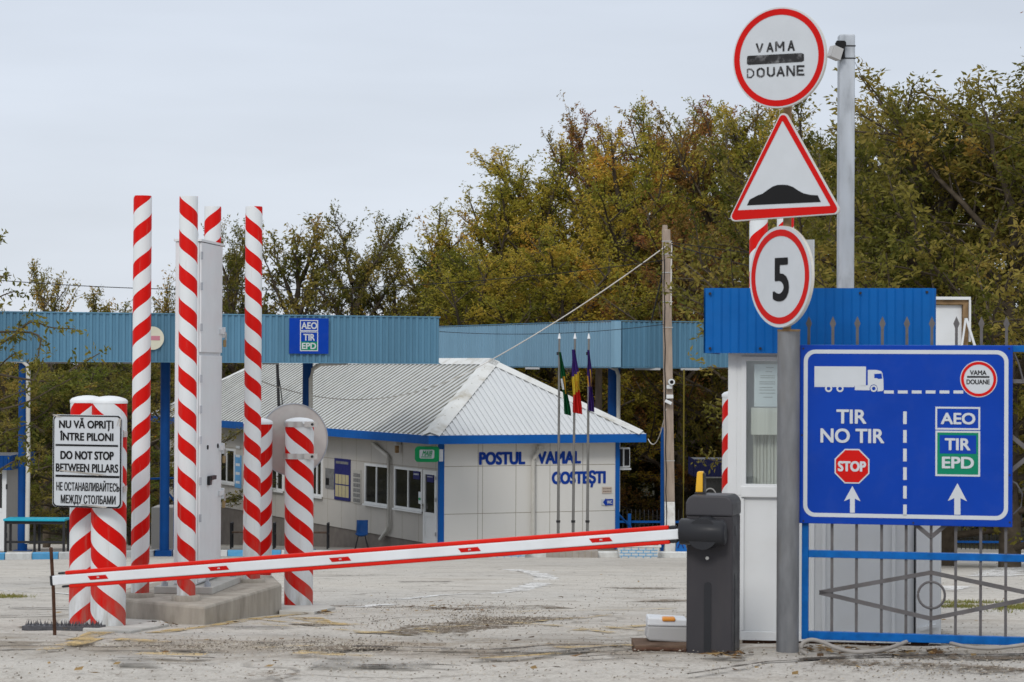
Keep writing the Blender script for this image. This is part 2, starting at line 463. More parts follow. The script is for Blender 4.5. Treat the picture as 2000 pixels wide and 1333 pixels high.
def ground_mat(name, kind):
    m, n, l, p = new_mat(name)
    tc = n.new('ShaderNodeNewGeometry').outputs['Position']
    big = noise(n, l, tc, .22, 6, .6)
    mid = noise(n, l, tc, 1.3, 7, .65)
    lon = noise(n, l, tc, .8, 6, .65, sc=(.7, 1.3, 1))
    grit = noise(n, l, tc, 38, 4, .7)
    grit2 = noise(n, l, tc, 110, 2, .7)
    light = (.56,.525,.47); dark = (.29,.27,.24); brown = (.20,.145,.09)
    c = mixc(n, l, mrange(n, l, big, .35, .65), (.51,.485,.445), light)
    c = mixc(n, l, mrange(n, l, mid, .50, .72, 0, .5), c, dark)
    c = mixc(n, l, mrange(n, l, lon, .55, .70, 0, .45), c, brown if kind == 'near' else (.3,.27,.23))
    g9 = noise(n, l, tc, 9, 6, .75)
    c = mixc(n, l, mrange(n, l, g9, .52, .68, 0, .6), c, (.25,.22,.185))
    c = mixc(n, l, mrange(n, l, g9, .30, .46, .5, 0), c, (.55,.53,.49))
    c = mixc(n, l, mrange(n, l, grit, .50, .70, 0, .65), c, (.22,.195,.165))
    c = mixc(n, l, mrange(n, l, grit, .28, .42, .45, 0), c, (.64,.62,.58))
    c = mixc(n, l, mrange(n, l, grit2, .56, .70, 0, .5), c, (.20,.18,.16))
    sy_ = n.new('ShaderNodeSeparateXYZ'); l.new(tc, sy_.inputs[0])
    band = mathn(n, l, 'MULTIPLY', mrange(n, l, sy_.outputs[1], 14.3, 15.3), mrange(n, l, sy_.outputs[1], 15.9, 16.6, 1, 0))
    nb = noise(n, l, tc, 2.3, 8, .72, sc=(.8, 1.2, 1))
    c = mixc(n, l, mathn(n, l, 'MULTIPLY', band, mrange(n, l, nb, .42, .60, .12, .8)), c, (.22,.175,.125))
    wp = n.new('ShaderNodeVectorMath'); wp.operation = 'MULTIPLY_ADD'
    nn = n.new('ShaderNodeTexNoise'); nn.inputs['Scale'].default_value = 1.1; nn.inputs['Detail'].default_value = 6; l.new(tc, nn.inputs[0])
    l.new(nn.outputs[1], wp.inputs[0]); wp.inputs[1].default_value = (1.3,1.3,0); l.new(tc, wp.inputs[2])
    vo = n.new('ShaderNodeTexVoronoi'); vo.feature = 'DISTANCE_TO_EDGE'; vo.inputs['Scale'].default_value = .55
    l.new(wp.outputs[0], vo.inputs[0])
    crack = mrange(n, l, vo.outputs[0], .006, .02, 1, 0)
    crack = mathn(n, l, 'MULTIPLY', crack, mrange(n, l, noise(n, l, tc, .5, 2), .45, .6))
    c = mixc(n, l, mathn(n, l, 'MULTIPLY', crack, .45), c, (.085,.065,.045))
    vs = n.new('ShaderNodeTexVoronoi'); vs.inputs['Scale'].default_value = 9; l.new(tc, vs.inputs[0])
    sp = mathn(n, l, 'MULTIPLY', mrange(n, l, vs.outputs[0], .10, .17, 1, 0), mrange(n, l, mid, .4, .6))
    c = mixc(n, l, mathn(n, l, 'MULTIPLY', sp, .8), c, (.10,.075,.05))
    l.new(c, p.inputs['Base Color']); p.inputs['Roughness'].default_value = .9; p.inputs['Specular IOR Level'].default_value = .25
    b = n.new('ShaderNodeBump'); b.inputs['Strength'].default_value = .8; b.inputs['Distance'].default_value = .012
    h = mathn(n, l, 'SUBTRACT', mathn(n, l, 'ADD', grit, mathn(n, l, 'MULTIPLY', mid, .6)), mathn(n, l, 'MULTIPLY', crack, 1.5))
    l.new(h, b.inputs['Height']); l.new(b.outputs[0], p.inputs['Normal'])
    if kind == 'hill':
        pass
    return m
M['ground'] = ground_mat('worn_asphalt', 'near')
M['pavement'] = mat('pavement_concrete', (.30,.28,.25), .9, var=.2, scale=1.5, dirt=.4, dcol=(.13,.11,.09), dscale=2)
M['forest'] = mat('forest_floor', (.05,.045,.025), .95, var=.4, scale=1)
def worn(name, col, thr, soft=.12, scale=7):
    m, n, l, p = new_mat(name)
    tc = n.new('ShaderNodeNewGeometry').outputs['Position']
    p.inputs['Base Color'].default_value = (*col, 1); p.inputs['Roughness'].default_value = .85
    a = noise(n, l, tc, scale, 8, .75); b_ = noise(n, l, tc, 1.2, 3)
    v = mathn(n, l, 'ADD', mathn(n, l, 'MULTIPLY', a, .7), mathn(n, l, 'MULTIPLY', b_, .3))
    l.new(mrange(n, l, v, thr-soft/2, thr+soft/2), p.inputs['Alpha'])
    g = noise(n, l, tc, 50, 3)
    l.new(mixc(n, l, mrange(n, l, g, .4, .7), tuple(col), tuple(c*.72 for c in col)), p.inputs['Base Color'])
    return m
M['yellow'] = worn('worn_yellow_marking', (.56,.40,.17), .50)
M['yellow_faint'] = worn('faint_yellow_marking', (.56,.42,.2), .53)
M['whiteline'] = worn('worn_white_marking', (.76,.75,.73), .475)
M['patch'] = worn('dark_grey_patch', (.38,.36,.33), .5, .2, 3)
M['dirt'] = worn('brown_grit', (.17,.125,.08), .51, .08, 16)

# ------------------------------------------------------------------ ground sheet
random.seed(11)
LIP = [(-60, 15.62), (-4, 15.62), (-2, 15.55), (-1.2, 15.75), (-.3, 15.72), (.3, 15.5), (.9, 15.75), (1.2, 15.9), (60, 15.9)]
def lip(x):
    return float(np.interp(x, [a for a, b in LIP], [b for a, b in LIP])) + .05*math.sin(x*5.1) + .03*math.sin(x*13.7+1)
xs = [-2500, -900, -300, -120, -60, -35, -22, -15, -11] + list(np.linspace(-9, 9, 181)) + [11, 15, 22, 35, 60, 120, 300, 900, 2500]
ys = [-60, -20, 0, 6, 9, 11] + list(np.arange(12, 15.3, .1)) + list(np.arange(15.3, 16.3, .025)) + list(np.arange(16.3, 26, .12)) + list(np.arange(26, 66, .8)) + list(np.arange(66, 112, 3)) + [112, 116, 120, 128, 136, 144, 150, 158, 168, 180, 190, 240, 400, 900, 2800]
gm = MB()
from mathutils import noise as mno
vs = []
for y in ys:
    for x in xs:
        z = gz(y)
        if 10 < y < 30 and abs(x) < 9.5:
            z += .014*(mno.noise(Vector((x*.9, y*.9, 0)))) + .007*mno.noise(Vector((x*4, y*4, 3)))
            if y < 20 and 1.45 > x > -6:
                k = min(1, max(0, (lip(x)-y)/.03))
                z -= k*.035*max(0, .55+.9*mno.noise(Vector((x*.8, 2, 9))))
        if 15.75 < y < 18.4 and 1.2 < x < 3.05: z -= .22*min(1, (y-15.75)/.2, (18.4-y)/.2, (x-1.2)/.2, (3.05-x)/.15)
        vs.append((x, y, z))
nx = len(xs)
fs = [(j*nx+i, j*nx+i+1, (j+1)*nx+i+1, (j+1)*nx+i) for j in range(len(ys)-1) for i in range(nx-1)]
gm.add(vs, fs, True)
mi = []
for j in range(len(ys)-1):
    mi += [1 if ys[j] > 92 else 0]*(nx-1)
gm.mi = mi
tag(gm.build('ground', [M['ground'], M['forest']]), None, None, kind='structure')

def strip(name, m, lines, off=.004):
    """painted lines on the ground: each a pixel polyline + width, laid as a sheet following the ground"""
    mb = MB()
    for q, (pts, w) in enumerate(lines):
        P = [G(*p) for p in pts]
        Q = []
        for a, b in zip(P[:-1], P[1:]):
            k = max(1, int((b-a).length/.25))
            Q += [a.lerp(b, i/k) for i in range(k)]
        Q.append(P[-1])
        vv = []
        for i, p in enumerate(Q):
            d = Q[min(i+1, len(Q)-1)]-Q[max(i-1, 0)]; d.z = 0; d.normalize()
            s_ = Vector((-d.y, d.x, 0))*w/2*(1+.25*math.sin(i*1.7+q))
            for sg in (-1, 1):
                c = p + s_*sg
                zz = gz(c.y) + .014*mno.noise(Vector((c.x*.9, c.y*.9, 0))) + .007*mno.noise(Vector((c.x*4, c.y*4, 3)))
                if c.y < lip(c.x)+.02 and c.x < 1.45: zz -= .0
                vv.append((c.x, c.y, zz+off+q*.0006))
        mb.add(vv, [(2*i, 2*i+1, 2*i+3, 2*i+2) if False else (2*i, 2*i+2, 2*i+3, 2*i+1) for i in range(len(Q)-1)])
    return tag(mb.build(name, m), None, None, kind='structure')
strip('yellow_markings', M['yellow'], [
    ([(300,1238),(345,1231),(400,1225),(480,1212),(560,1203),(660,1197)], .13),
    ([(595,1207),(628,1215),(690,1222)], .22), ([(490,1210),(600,1219),(690,1221)], .08),
    ([(150,1252),(200,1236)], .16), ([(85,1271),(190,1250)], .14), ([(225,1252),(330,1256)], .2),
    ([(270,1277),(400,1280)], .16), ([(500,1266),(605,1262)], .14), ([(575,1277),(735,1284)], .16),
    ([(1095,1269),(1240,1262)], .14), ([(925,1289),(1090,1281)], .10)])
strip('faint_yellow_markings', M['yellow_faint'], [
    ([(500,1219),(700,1234),(980,1250)], .10), ([(820,1233),(980,1251)], .10), ([(700,1238),(1000,1218),(1190,1203)], .09),
    ([(940,1210),(1080,1224),(1210,1240)], .10), ([(1100,1236),(1210,1228),(1340,1219)], .10), ([(700,1203),(1340,1190)], .08), ([(1180,1226),(1330,1243)], .1)], .006)
strip('white_markings', M['whiteline'], [
    ([(1000,1113),(1045,1119),(1068,1129),(1060,1138),(1035,1147),(1000,1156)], .32),
    ([(770,1173),(830,1166),(900,1162),(1000,1157)], .14), ([(690,1188),(770,1180)], .2),
    ([(-20,1152),(90,1159),(200,1166)], .12), ([(0,1141),(60,1142)], .1),
    ([(1935,1127),(2030,1085)], .7), ([(1840,1153),(1870,1146)], .4), ([(1950,1125),(2040,1122)], .4)])
strip('grit_patches', M['dirt'], [
    ([(760,1188),(850,1184),(960,1186),(1010,1190)], 1.3), ([(900,1213),(960,1215),(1040,1204)], .8), ([(800,1240),(880,1226),(930,1222)], .7),
    ([(600,1268),(680,1266),(770,1266)], .45), ([(590,1222),(640,1220)], .45), ([(270,1262),(400,1262)], .3), ([(1200,1150),(1340,1149)], .8), ([(1260,1176),(1340,1173)], .5),
    ([(920,1281),(1000,1276)], .28), ([(1600,1292),(1800,1302),(2000,1312)], .35), ([(40,1225),(210,1228)], .3), ([(480,1325),(560,1318)], .3), ([(1750,1285),(2020,1288)], .25)], .003)
M['crack'] = worn('dirt_filled_crack', (.055,.042,.03), .46, .08, 12)
strip('cracks', M['crack'], [
    ([(-20,1262),(100,1262),(210,1265),(330,1261),(430,1263)], .07), ([(500,1256),(560,1258),(640,1256)], .06), ([(690,1264),(780,1266),(860,1268),(950,1271),(1000,1269),(1080,1263),(1200,1260),(1330,1258)], .08),
    ([(915,1287),(1000,1284),(1060,1279),(1150,1271),(1290,1261)], .05), ([(1640,1288),(1500,1294),(1440,1302),(1340,1320)], .035), ([(1250,1283),(1180,1285),(1130,1288)], .04),
    ([(230,1290),(330,1286),(420,1289)], .04), ([(700,1302),(830,1299),(900,1302)], .05), ([(1560,1290),(1700,1286),(1850,1283),(2020,1281)], .07), ([(780,1138),(880,1137)], .12), ([(620,1126),(740,1124)], .15), ([(1170,1149),(1330,1150)], .12), ([(20,1188),(160,1190)], .08), ([(0,1205),(130,1203)], .08)], .007)
strip('asphalt_patches', M['patch'], [([(940,1190),(1060,1188)], .5), ([(220,1290),(300,1288)], .45), ([(620,1292),(840,1297)], .55), ([(440,1228),(560,1226)], .6), ([(860,1268),(1150,1272)], .3)], .002)

# ------------------------------------------------------------------ pavement and kerb round the buildings
KL = [G(-160, 1096), G(150, 1092), G(300, 1087), G(560, 1087), G(900, 1088.5), G(1340, 1090), G(1700, 1091), G(2200, 1094)]
KX = [p.x for p in KL]; KY = [p.y for p in KL]
def kerby(x): return float(np.interp(x, KX, KY))
KH = .15
pm = MB(); vs = []; cols = list(np.linspace(KX[0], KX[-1], 60)); rows = [.16, 3, 6, 10, 15, 20, 26, 32, 38]
for x in cols:
    for r_ in rows:
        y = kerby(x)+r_; vs.append((x, y, gz(y)+KH-.01))
nr = len(rows)
pm.add(vs, [(i*nr+j, (i+1)*nr+j, (i+1)*nr+j+1, i*nr+j+1) for i in range(len(cols)-1) for j in range(nr-1)])
tag(pm.build('pavement', M['pavement']), None, None, kind='structure')
kb = MB()
x = KX[0]; k = 0
while x < KX[-1]:
    x2 = x + .43
    g_ = .008 if x < -5.6 else .0015
    a = Vector((x+g_, kerby(x), 0)); b = Vector((x2-g_, kerby(x2), 0))
    kb.cur = (k % 2) if x < -5.6 else 1
    vv = []
    for p in (a, b):
        z0 = gz(p.y)-.1; z1 = gz(p.y)+KH
        vv += [(p.x,p.y,z0),(p.x,p.y,z1-.02),(p.x,p.y+.03,z1),(p.x,p.y+.17,z1),(p.x,p.y+.17,z0)]
    kb.add(vv, [(0,5,6,1),(1,6,7,2),(2,7,8,3),(3,8,9,4),(0,1,2,3,4),(9,8,7,6,5)])
    x = x2; k += 1
tag(kb.build('kerb', [M['kerbblue'], M['kerbwhite']]), None, None, kind='structure')
def pz(y): return gz(y)+KH-.01

# ------------------------------------------------------------------ blue canopies
def corrug(mb, p0, p1, z0a, z1a, z0b, z1b, pitch, depth):
    """corrugated fascia sheet between two plan points, trapezoid ribs, front faces the right-hand normal"""
    p0, p1 = Vector((p0[0], p0[1], 0)), Vector((p1[0], p1[1], 0))
    L = (p1-p0).length; d = (p1-p0)/L; nrm = Vector((d.y, -d.x, 0))
    n = int(L/pitch); vs = []
    for i in range(n+1):
        for fr, off in ((0,0),(.40,0),(.52,depth),(.88,depth)):
            s_ = min(L, (i+fr)*pitch); t = s_/L
            p = p0 + d*s_ + nrm*off
            vs += [(p.x,p.y,z0a+(z0b-z0a)*t),(p.x,p.y,z1a+(z1b-z1a)*t)]
            if (i+fr)*pitch >= L: break
    m = len(vs)//2
    mb.add(vs, [(2*i, 2*i+2, 2*i+3, 2*i+1) for i in range(m-1)])
a0 = W(-120, 608, 56.5); a1 = W(857, 621.5, 60.7); b0 = W(-120, 703, 56.5); b1 = W(857, 710, 60.7)
zt = (W(0,610,57).z+a1.z)/2; zb = (W(0,704,57).z+b1.z)/2
cdir = Vector((a1.x-a0.x, a1.y-a0.y, 0)).normalized(); cback = Vector((-cdir.y, cdir.x, 0))
can = thing('blue_canopy', 'long blue corrugated canopy on the left with a square blue lane sign on its fascia', 'canopy', (a0.x, a0.y, pz(60)))
mb = MB(); corrug(mb, a0, a1, zb, zt, zb, zt, .157, .035)
c1 = a1 + cback*7; c0 = a0 + cback*7
corrug(mb, a1, c1, zb, zt, zb, zt, .157, .035)
mb.build('fascia', M['canopy'], can)
mb = MB(); mb.plan([(p.x, p.y) for p in (a0+cback*.06+cdir*.02, a1+cback*.06-cdir*.05, c1-cdir*.05, c0)], zb+.12, zb+.3)
mb.build('roof_slab', M['galv'], can)
mb = MB()
for p, q in ((a0, a1), (a1, c1)):
    e_ = Vector((0,0,zt-p.z+.01)); d_ = Vector((0,0,zb-p.z-.012)); 
    mb.bar(Vector((p.x,p.y,zt+.015)), Vector((q.x,q.y,zt+.015)), .09, .03)
    mb.bar(Vector((p.x,p.y,zb-.012)), Vector((q.x,q.y,zb-.012)), .09, .025)
mb.build('edge_trim', M['canopy'], can)
def column(px, w, d, base_d=None, top=zb+.2, parent=can, name='column'):
    p = W(px, 900, d); r_ = w*d/FPX/2
    m_ = MB(); m_.cyl((p.x,p.y,pz(d)-.2), (p.x,p.y,top), r_, n=20)
    m_.box(p.x-r_*1.7, p.x+r_*1.7, p.y-r_*1.7, p.y+r_*1.7, pz(d)-.15, pz(d)+.02)
    return m_.build(name, M['colblue'], parent)
column(45, 19, 57.4); column(322, 19, 60); column(600, 20, 62.5)
for pts, d in (([(20,703),(45,706),(55,716),(55,900),(53,1062)], 57.2), ([(680,709),(626,712),(611,722),(607,740),(607,1060)], 62.0)):
    m_ = MB(); m_.tube([W(x_, y_, d) for x_, y_ in pts], .055, 10); m_.build('downpipe', M['pipe'], can)
for px0, px1, yy in ((636,676,711),(82,140,705),(240,262,706.5),(512,545,710)):
    p, q = W(px0, yy, 60), W(px1, yy, 60.2)
    m_ = MB(); m_.box(p.x, q.x, p.y, p.y+.25, zb-.06, zb-.005); m_.build('light_fixture', M['lampgrey'], can)

d0, d1, d2 = W(850, 630, 94), W(1200, 629, 80), W(1420, 632, 81.6)
e0 = d1 + (d0-d1)*1.3; e2 = d1 + (d2-d1)*2.4
zt2 = d1.z; zb2 = W(1200, 717, 80).z
can2 = thing('blue_canopy', 'paler blue corrugated canopy behind the customs building with its corner above the flags', 'canopy', (d1.x, d1.y, pz(80)))
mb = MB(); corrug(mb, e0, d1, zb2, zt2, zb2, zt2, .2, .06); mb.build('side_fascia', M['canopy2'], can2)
mb = MB(); corrug(mb, d1, e2, zb2, zt2, zb2, zt2, .19, .045); mb.build('front_fascia', M['canopy'], can2)
bk = Vector((-(d2-d1).y, (d2-d1).x, 0)).normalized()*9
mb = MB(); mb.plan([((p.x), (p.y)) for p in (e0+Vector((.15,.1,0)), d1+Vector((-.02,.12,0)), e2+Vector((0,.12,0)), e2+bk)], zb2+.1, zb2+.3)
mb.build('roof_slab', M['galv'], can2)
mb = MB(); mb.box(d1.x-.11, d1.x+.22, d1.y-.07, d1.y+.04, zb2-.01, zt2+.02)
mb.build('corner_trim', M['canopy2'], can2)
mb = MB()
for p, q in ((e0, d1), (d1, e2)):
    mb.bar(Vector((p.x,p.y,zt2+.035)), Vector((q.x,q.y,zt2+.035)), .12, .03)
    mb.bar(Vector((p.x,p.y,zb2-.025)), Vector((q.x,q.y,zb2-.025)), .12, .03)
mb.build('edge_trim', M['canopy'], can2)
p = W(1199, 800, 83)
m_ = MB(); m_.cyl((p.x,p.y,pz(83)-.3), (p.x,p.y,zb2+.15), .21, n=20); m_.build('column', M['colblue'], can2)
m_ = MB(); m_.tube([W(x_, y_, 82.6) for x_, y_ in ((1165,713),(1190,716),(1204,722),(1208,734),(1207,1000))], .07, 10); m_.build('downpipe', M['pipe'], can2)
for px0, px1, yy in ((1240,1290,719.5),(1330,1372,720),(1026,1054,712.5),(1100,1125,715)):
    dd = 80.5 if px0 > 1200 else 84
    p, q = W(px0, yy, dd), W(px1, yy, dd)
    m_ = MB(); m_.box(p.x, q.x, p.y, p.y+.3, zb2-.1, zb2-.03); m_.build('light_fixture', M['lampgrey'], can2)

# signs on the canopy fascia
cpl = Pl(a0 - cback*.06, cdir)
def sx(c): return 220+c/3.1
def sy(c): return 370+c/3.1
def LL(pl, fx, fy):
    return lambda x_, y_: pl.L(fx(x_), fy(y_))
q = LL(cpl, sx, sy)
x0, z0 = q(1068, 995); x1, z1 = q(1306, 783)
ob = cpl.M @ Vector(((x0+x1)/2, 0, z0))
sg = thing('lane_sign', 'square blue sign reading AEO TIR EPD fixed to the blue canopy fascia', 'sign', ob, cpl.yaw)
mb = MB(cpl.M); mb.box(x0, x1, -.03, 0, z0, z1); mb.build('panel', M['boardblue'], sg)
def boxframe(mb, x0, x1, z0, z1, t, y0, y1):
    mb.ring([(x0,z0),(x1,z0),(x1,z1),(x0,z1)], [(x0+t,z0+t),(x1-t,z0+t),(x1-t,z1-t),(x0+t,z1-t)], y0, y1)
mb = MB(cpl.M)
ax, az = q(1132, 858); bx, bz = q(1242, 793); boxframe(mb, ax, bx, az, bz, .022, -.036, -.0305)
cx, cz = q(1132, 980); dx, dz = q(1242, 862); boxframe(mb, cx, dx, cz, dz, .022, -.036, -.0305)
mb.build('white_frame', M['sign_white'], sg)
mb = MB(cpl.M); _, mz = q(1132, 922); mb.box(cx+.023, dx-.023, -.0345, -.0305, cz+.023, mz); mb.build('green_field', M['green'], sg)
mb = MB(cpl.M)
for t, xa, ya, xb, yb in (('AEO',1140,846,1236,806), ('TIR',1152,917,1222,876), ('EPD',1143,968,1230,930)):
    mb = MB(cpl.M); u0, v0 = q(xa, ya); u1, v1 = q(xb, yb); mb.text(t, u0, u1, v0, v1, -.036, .003, .007); mb.build('lettering', M['sign_white'], sg)
x0, z0 = cpl.L(304, 661); ob = cpl.M @ Vector((x0, 0, z0-.28))
sg = thing('round_sign', 'faded round no entry sign on the canopy fascia, half hidden by a striped pole', 'sign', ob, cpl.yaw)
mb = MB(cpl.M); mb.prism(circ(x0-.08, z0, .28), -.02, 0); mb.build('disc', mat('faded_cream', (.60,.58,.47), .6), sg)
mb = MB(cpl.M); mb.box(x0-.26, x0+.10, -.026, -.0205, z0-.05, z0+.055); mb.build('faded_bar', mat('faded_pink', (.5,.2,.25), .6), sg)

# ------------------------------------------------------------------ customs building
BY = math.atan2(.42, .907)
cB = W(859.5, 900, 67); zf = HC-4.98; ze = HC-2.16
BW, BL = 5.54, 25.7
bld = thing('customs_building', 'white panelled customs office with pale hipped metal roof and blue trim', 'building', (cB.x, cB.y, zf), BY)
BM = MATS[bld.name].copy()
def bmb(): return MB(BM)
h = ze - zf
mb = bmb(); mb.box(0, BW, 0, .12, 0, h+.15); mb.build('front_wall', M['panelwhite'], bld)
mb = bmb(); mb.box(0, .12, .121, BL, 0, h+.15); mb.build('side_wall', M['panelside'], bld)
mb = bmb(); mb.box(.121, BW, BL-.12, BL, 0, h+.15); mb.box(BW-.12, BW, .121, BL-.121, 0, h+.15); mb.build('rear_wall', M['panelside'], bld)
mb = bmb(); mb.box(.03, BW-.03, .03, BL-.03, -2.0, -.001); mb.build('plinth', M['plinth'], bld)
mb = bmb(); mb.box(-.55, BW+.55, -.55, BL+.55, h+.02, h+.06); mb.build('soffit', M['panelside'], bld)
FH = .24
mb = bmb(); o_ = .6
mb.box(-o_, BW+o_, -o_, -o_+.03, h, h+FH); mb.box(-o_, -o_+.03, -o_+.031, BL+o_, h, h+FH)
mb.box(BW+o_-.03, BW+o_, -o_+.031, BL+o_, h, h+FH); mb.box(-o_+.031, BW+o_-.031, BL+o_-.03, BL+o_, h, h+FH)
mb.build('fascia', M['trimblue'], bld)
for x0, x1, y0, y1 in ((-.02, .12, -.025, .10), (BW-.08, BW+.05, -.025, .10)):
    mb = bmb(); mb.box(x0, x1, y0, y1, -.25, h); mb.build('corner_post', M['trimblue'], bld)
# roof
HW = (BW+2*o_)/2; RZ = h+FH; RH = (HC+.17)-ze-FH
X0, X1, Y0, Y1 = -o_, BW+o_, -o_, BL+o_
XM = (X0+X1)/2
sl_ = RH/HW
mb = bmb()
A, B_, D_, E_ = (X0,Y0,RZ), (X1,Y0,RZ), (X1,Y1,RZ), (X0,Y1,RZ)
F_, G_ = (XM,Y0+HW,RZ+RH), (XM,Y1-HW,RZ+RH)
mb.cur = 0; mb.add([A, F_, G_, E_], [(0,1,2,3)]); mb.add([B_, D_, G_, F_], [(0,1,2,3)])
mb.cur = 1; mb.add([A, B_, F_], [(0,1,2)]); mb.add([D_, E_, G_], [(0,1,2)])
L = Y1-Y0; s_ = .1
while s_ < L:
    wv = min(s_, L-s_, HW)
    if wv > .2:
        y = Y0+s_
        for sgn, xe in ((1, X0), (-1, X1)):
            mb.cur = 0
            p = Vector((xe, y, RZ+.02)); qv = Vector((xe+sgn*wv, y, RZ+.02+sl_*wv))
            mb.bar(p, qv, .07, .045)
            if sgn == 1:
                mb.cur = 2; mb.bar(p+Vector((0,-.055,-.009)), qv+Vector((0,-.055,-.009)), .042, .03)
    s_ += .36
s_ = .1; L = X1-X0
while s_ < L:
    wv = min(s_, L-s_, HW)
    if wv > .15:
        x = X0+s_
        mb.cur = 1
        mb.bar(Vector((x, Y0, RZ+.015)), Vector((x, Y0+wv, RZ+.015+sl_*wv)), .045, .035)
    s_ += .175
rf = mb.build('roof', [M['roof_long'], M['roof_front'], M['groove']], bld)
def cap(p, q, na, nb, w):
    """folded flashing along a hip: na, nb horizontal inward directions of the two slopes"""
    p, q = Vector(p), Vector(q); d = (q-p).normalized()
    if abs(d.z) > .1: p = p + d*.10
    m_ = bmb(); up = Vector((0,0,.055))
    oa = (na - d*na.dot(d)).normalized()*w; ob_ = (nb - d*nb.dot(d)).normalized()*w
    t = Vector((0,0,.012))
    vs = [p+up, q+up, q+oa+up, p+oa+up, q+ob_+up, p+ob_+up]
    vs2 = [v-t for v in vs]
    m_.add(vs+vs2, [(0,3,2,1),(0,1,4,5),(6,7,8,9),(6,11,10,7),(3,9,8,2),(5,4,10,11),(0,5,11,6,9,3),(1,2,8,7,10,4)])
    return m_.build('ridge_cap', M['ridge'], rf)
ul = Vector((1,0,sl_)); ur = Vector((-1,0,sl_)); uf = Vector((0,1,sl_)); ub = Vector((0,-1,sl_))
# along each slope, the direction pointing from the hip into the slope
cap(A, F_, Vector((0,1,0)), Vector((1,0,0)), .29)
cap(B_, F_, Vector((0,1,0)), Vector((-1,0,0)), .29)
cap(E_, G_, Vector((0,-1,0)), Vector((1,0,0)), .29)
cap(D_, G_, Vector((0,-1,0)), Vector((-1,0,0)), .29)
cap(F_, G_, Vector((-1,0,-sl_)), Vector((1,0,-sl_)), .34)
# panel joints
fp = Pl(BM @ Vector((0, 0, 0)), yaw=BY)
mb = MB(BM)
def jx(px, py=950): return fp.L(px, py)[0]
def sxx(py, px=1000): return fp.L(px, py)[1]
for px in (933.5, 942.5, 1007.6, 1074, 1138): x_ = jx(px); mb.box(x_-.006, x_+.006, -.003, .05, 0, h)
for py in (910, 1002): z_ = sxx(py); mb.box(.13, BW-.09, -.0025, .05, z_-.008, z_+.008)
mb.build('panel_joints', M['joint'], bld)
sp_ = Pl(BM @ Vector((0, BL, 0)), xd=BM.to_3x3() @ Vector((0, -1, 0)))   # long side wall, x runs towards the near corner
mb = MB(sp_.M)
t = 1.0
while t < BL-.2: mb.box(t-.006, t+.006, -.003, .05, 0, h); t += 1.22
for z_ in (.83, 2.1): mb.box(.1, BL-.15, -.0025, .05, z_-.008, z_+.008)
mb.build('panel_joints', M['joint'], bld)
# windows and door in the side wall
def window(pl, x0, x1, z0, z1, parent, split=.5, fr=.07, pane='darkpane'):
    fb = MB(pl.M)
    boxframe(fb, x0, x1, z0, z1, fr, -.05, .02)
    xm = x0+(x1-x0)*split
    fb.box(xm-fr*.5, xm+fr*.5, -.046, .02, z0+fr, z1-fr)
    f = fb.build('window', M['pvc'], parent)
    g = MB(pl.M); g.box(x0+fr, xm-fr*.5, -.02, .0, z0+fr, z1-fr); g.box(xm+fr*.5, x1-fr, -.02, .0, z0+fr, z1-fr)
    g.build('pane', M[pane], f)
    s2 = MB(pl.M); s2.box(x0-.03, x1+.03, -.1, -.051, z0-.05, z0-.005); s2.build('sill', M['pvc'], f)
    return f
WZ0, WZ1 = .86, 2.06
for pa, pb in ((429,460),(531,555),(611,631),(714.5,761),(772.6,827)):
    xa, xb = sp_.L(pa, 930)[0], sp_.L(pb, 930)[0]
    window(sp_, xa, xb, WZ0, WZ1, bld)
xa, xb = sp_.L(829.5, 950)[0], sp_.L(855, 950)[0]
db = MB(sp_.M)
boxframe(db, xa, xb, .0, 2.05, .12, -.05, .02); db.box(xa+.12, xb-.12, -.045, .02, .75, .87); db.box(xa+.12, xb-.12, -.03, .015, .12, .75)
dr = db.build('door', M['pvc'], bld)
g = MB(sp_.M); g.box(xa+.12, xb-.12, -.02, 0, .87, 1.93); g.build('pane', M['darkpane'], dr)
g = MB(sp_.M)
for z_ in (.25, 1.2, 1.8): g.box(xb-.03, xb+.03, -.075, -.051, z_, z_+.1)
g.box(xa+.03, xa+.07, -.1, -.051, .95, 1.1); g.build('hardware', M['steel'], dr)
# downpipes
def pipe_px(pl, pts, r, y=-.09, parent=bld, name='downpipe', m='pipe'):
    m_ = MB(pl.M); m_.tube([(pl.L(a, b)[0], y, pl.L(a, b)[1]) for a, b in pts], r, 8); return m_.build(name, M[m], parent)
pipe_px(sp_, [(734,866),(740,872),(762,890),(765,896),(765,1028),(762,1035),(748,1054)], .055)
pipe_px(fp, [(1052,876),(1050,880),(1041,894),(1039,900),(1039,1045)], .065)
m_ = MB(fp.M); xx, zz = fp.L(1052, 873); m_.box(xx-.09, xx+.09, -.2, -.03, zz-.06, zz+.04); m_.build('pipe_hopper', M['pipe'], bld)
# lettering on the front
LETB = mat('building_letter_blue', (.006,.045,.30), .5)
mb = MB(fp.M)
def c6(x_): return 820+x_/3.1
def c6y(y_): return 680+y_/3.1
for t, xa, ya, xb, yb in (('POSTUL',357,710,638,626), ('VAMAL',709,705,975,622), ('COSTEȘTI',797,827,1125,743)):
    u0, v0 = fp.L(c6(xa), c6y(ya)); u1, v1 = fp.L(c6(xb), c6y(yb)); mb = MB(fp.M); mb.text(t, u0, u1, v0, v1, -.004, .006, .025); mb.build('lettering', LETB, bld)

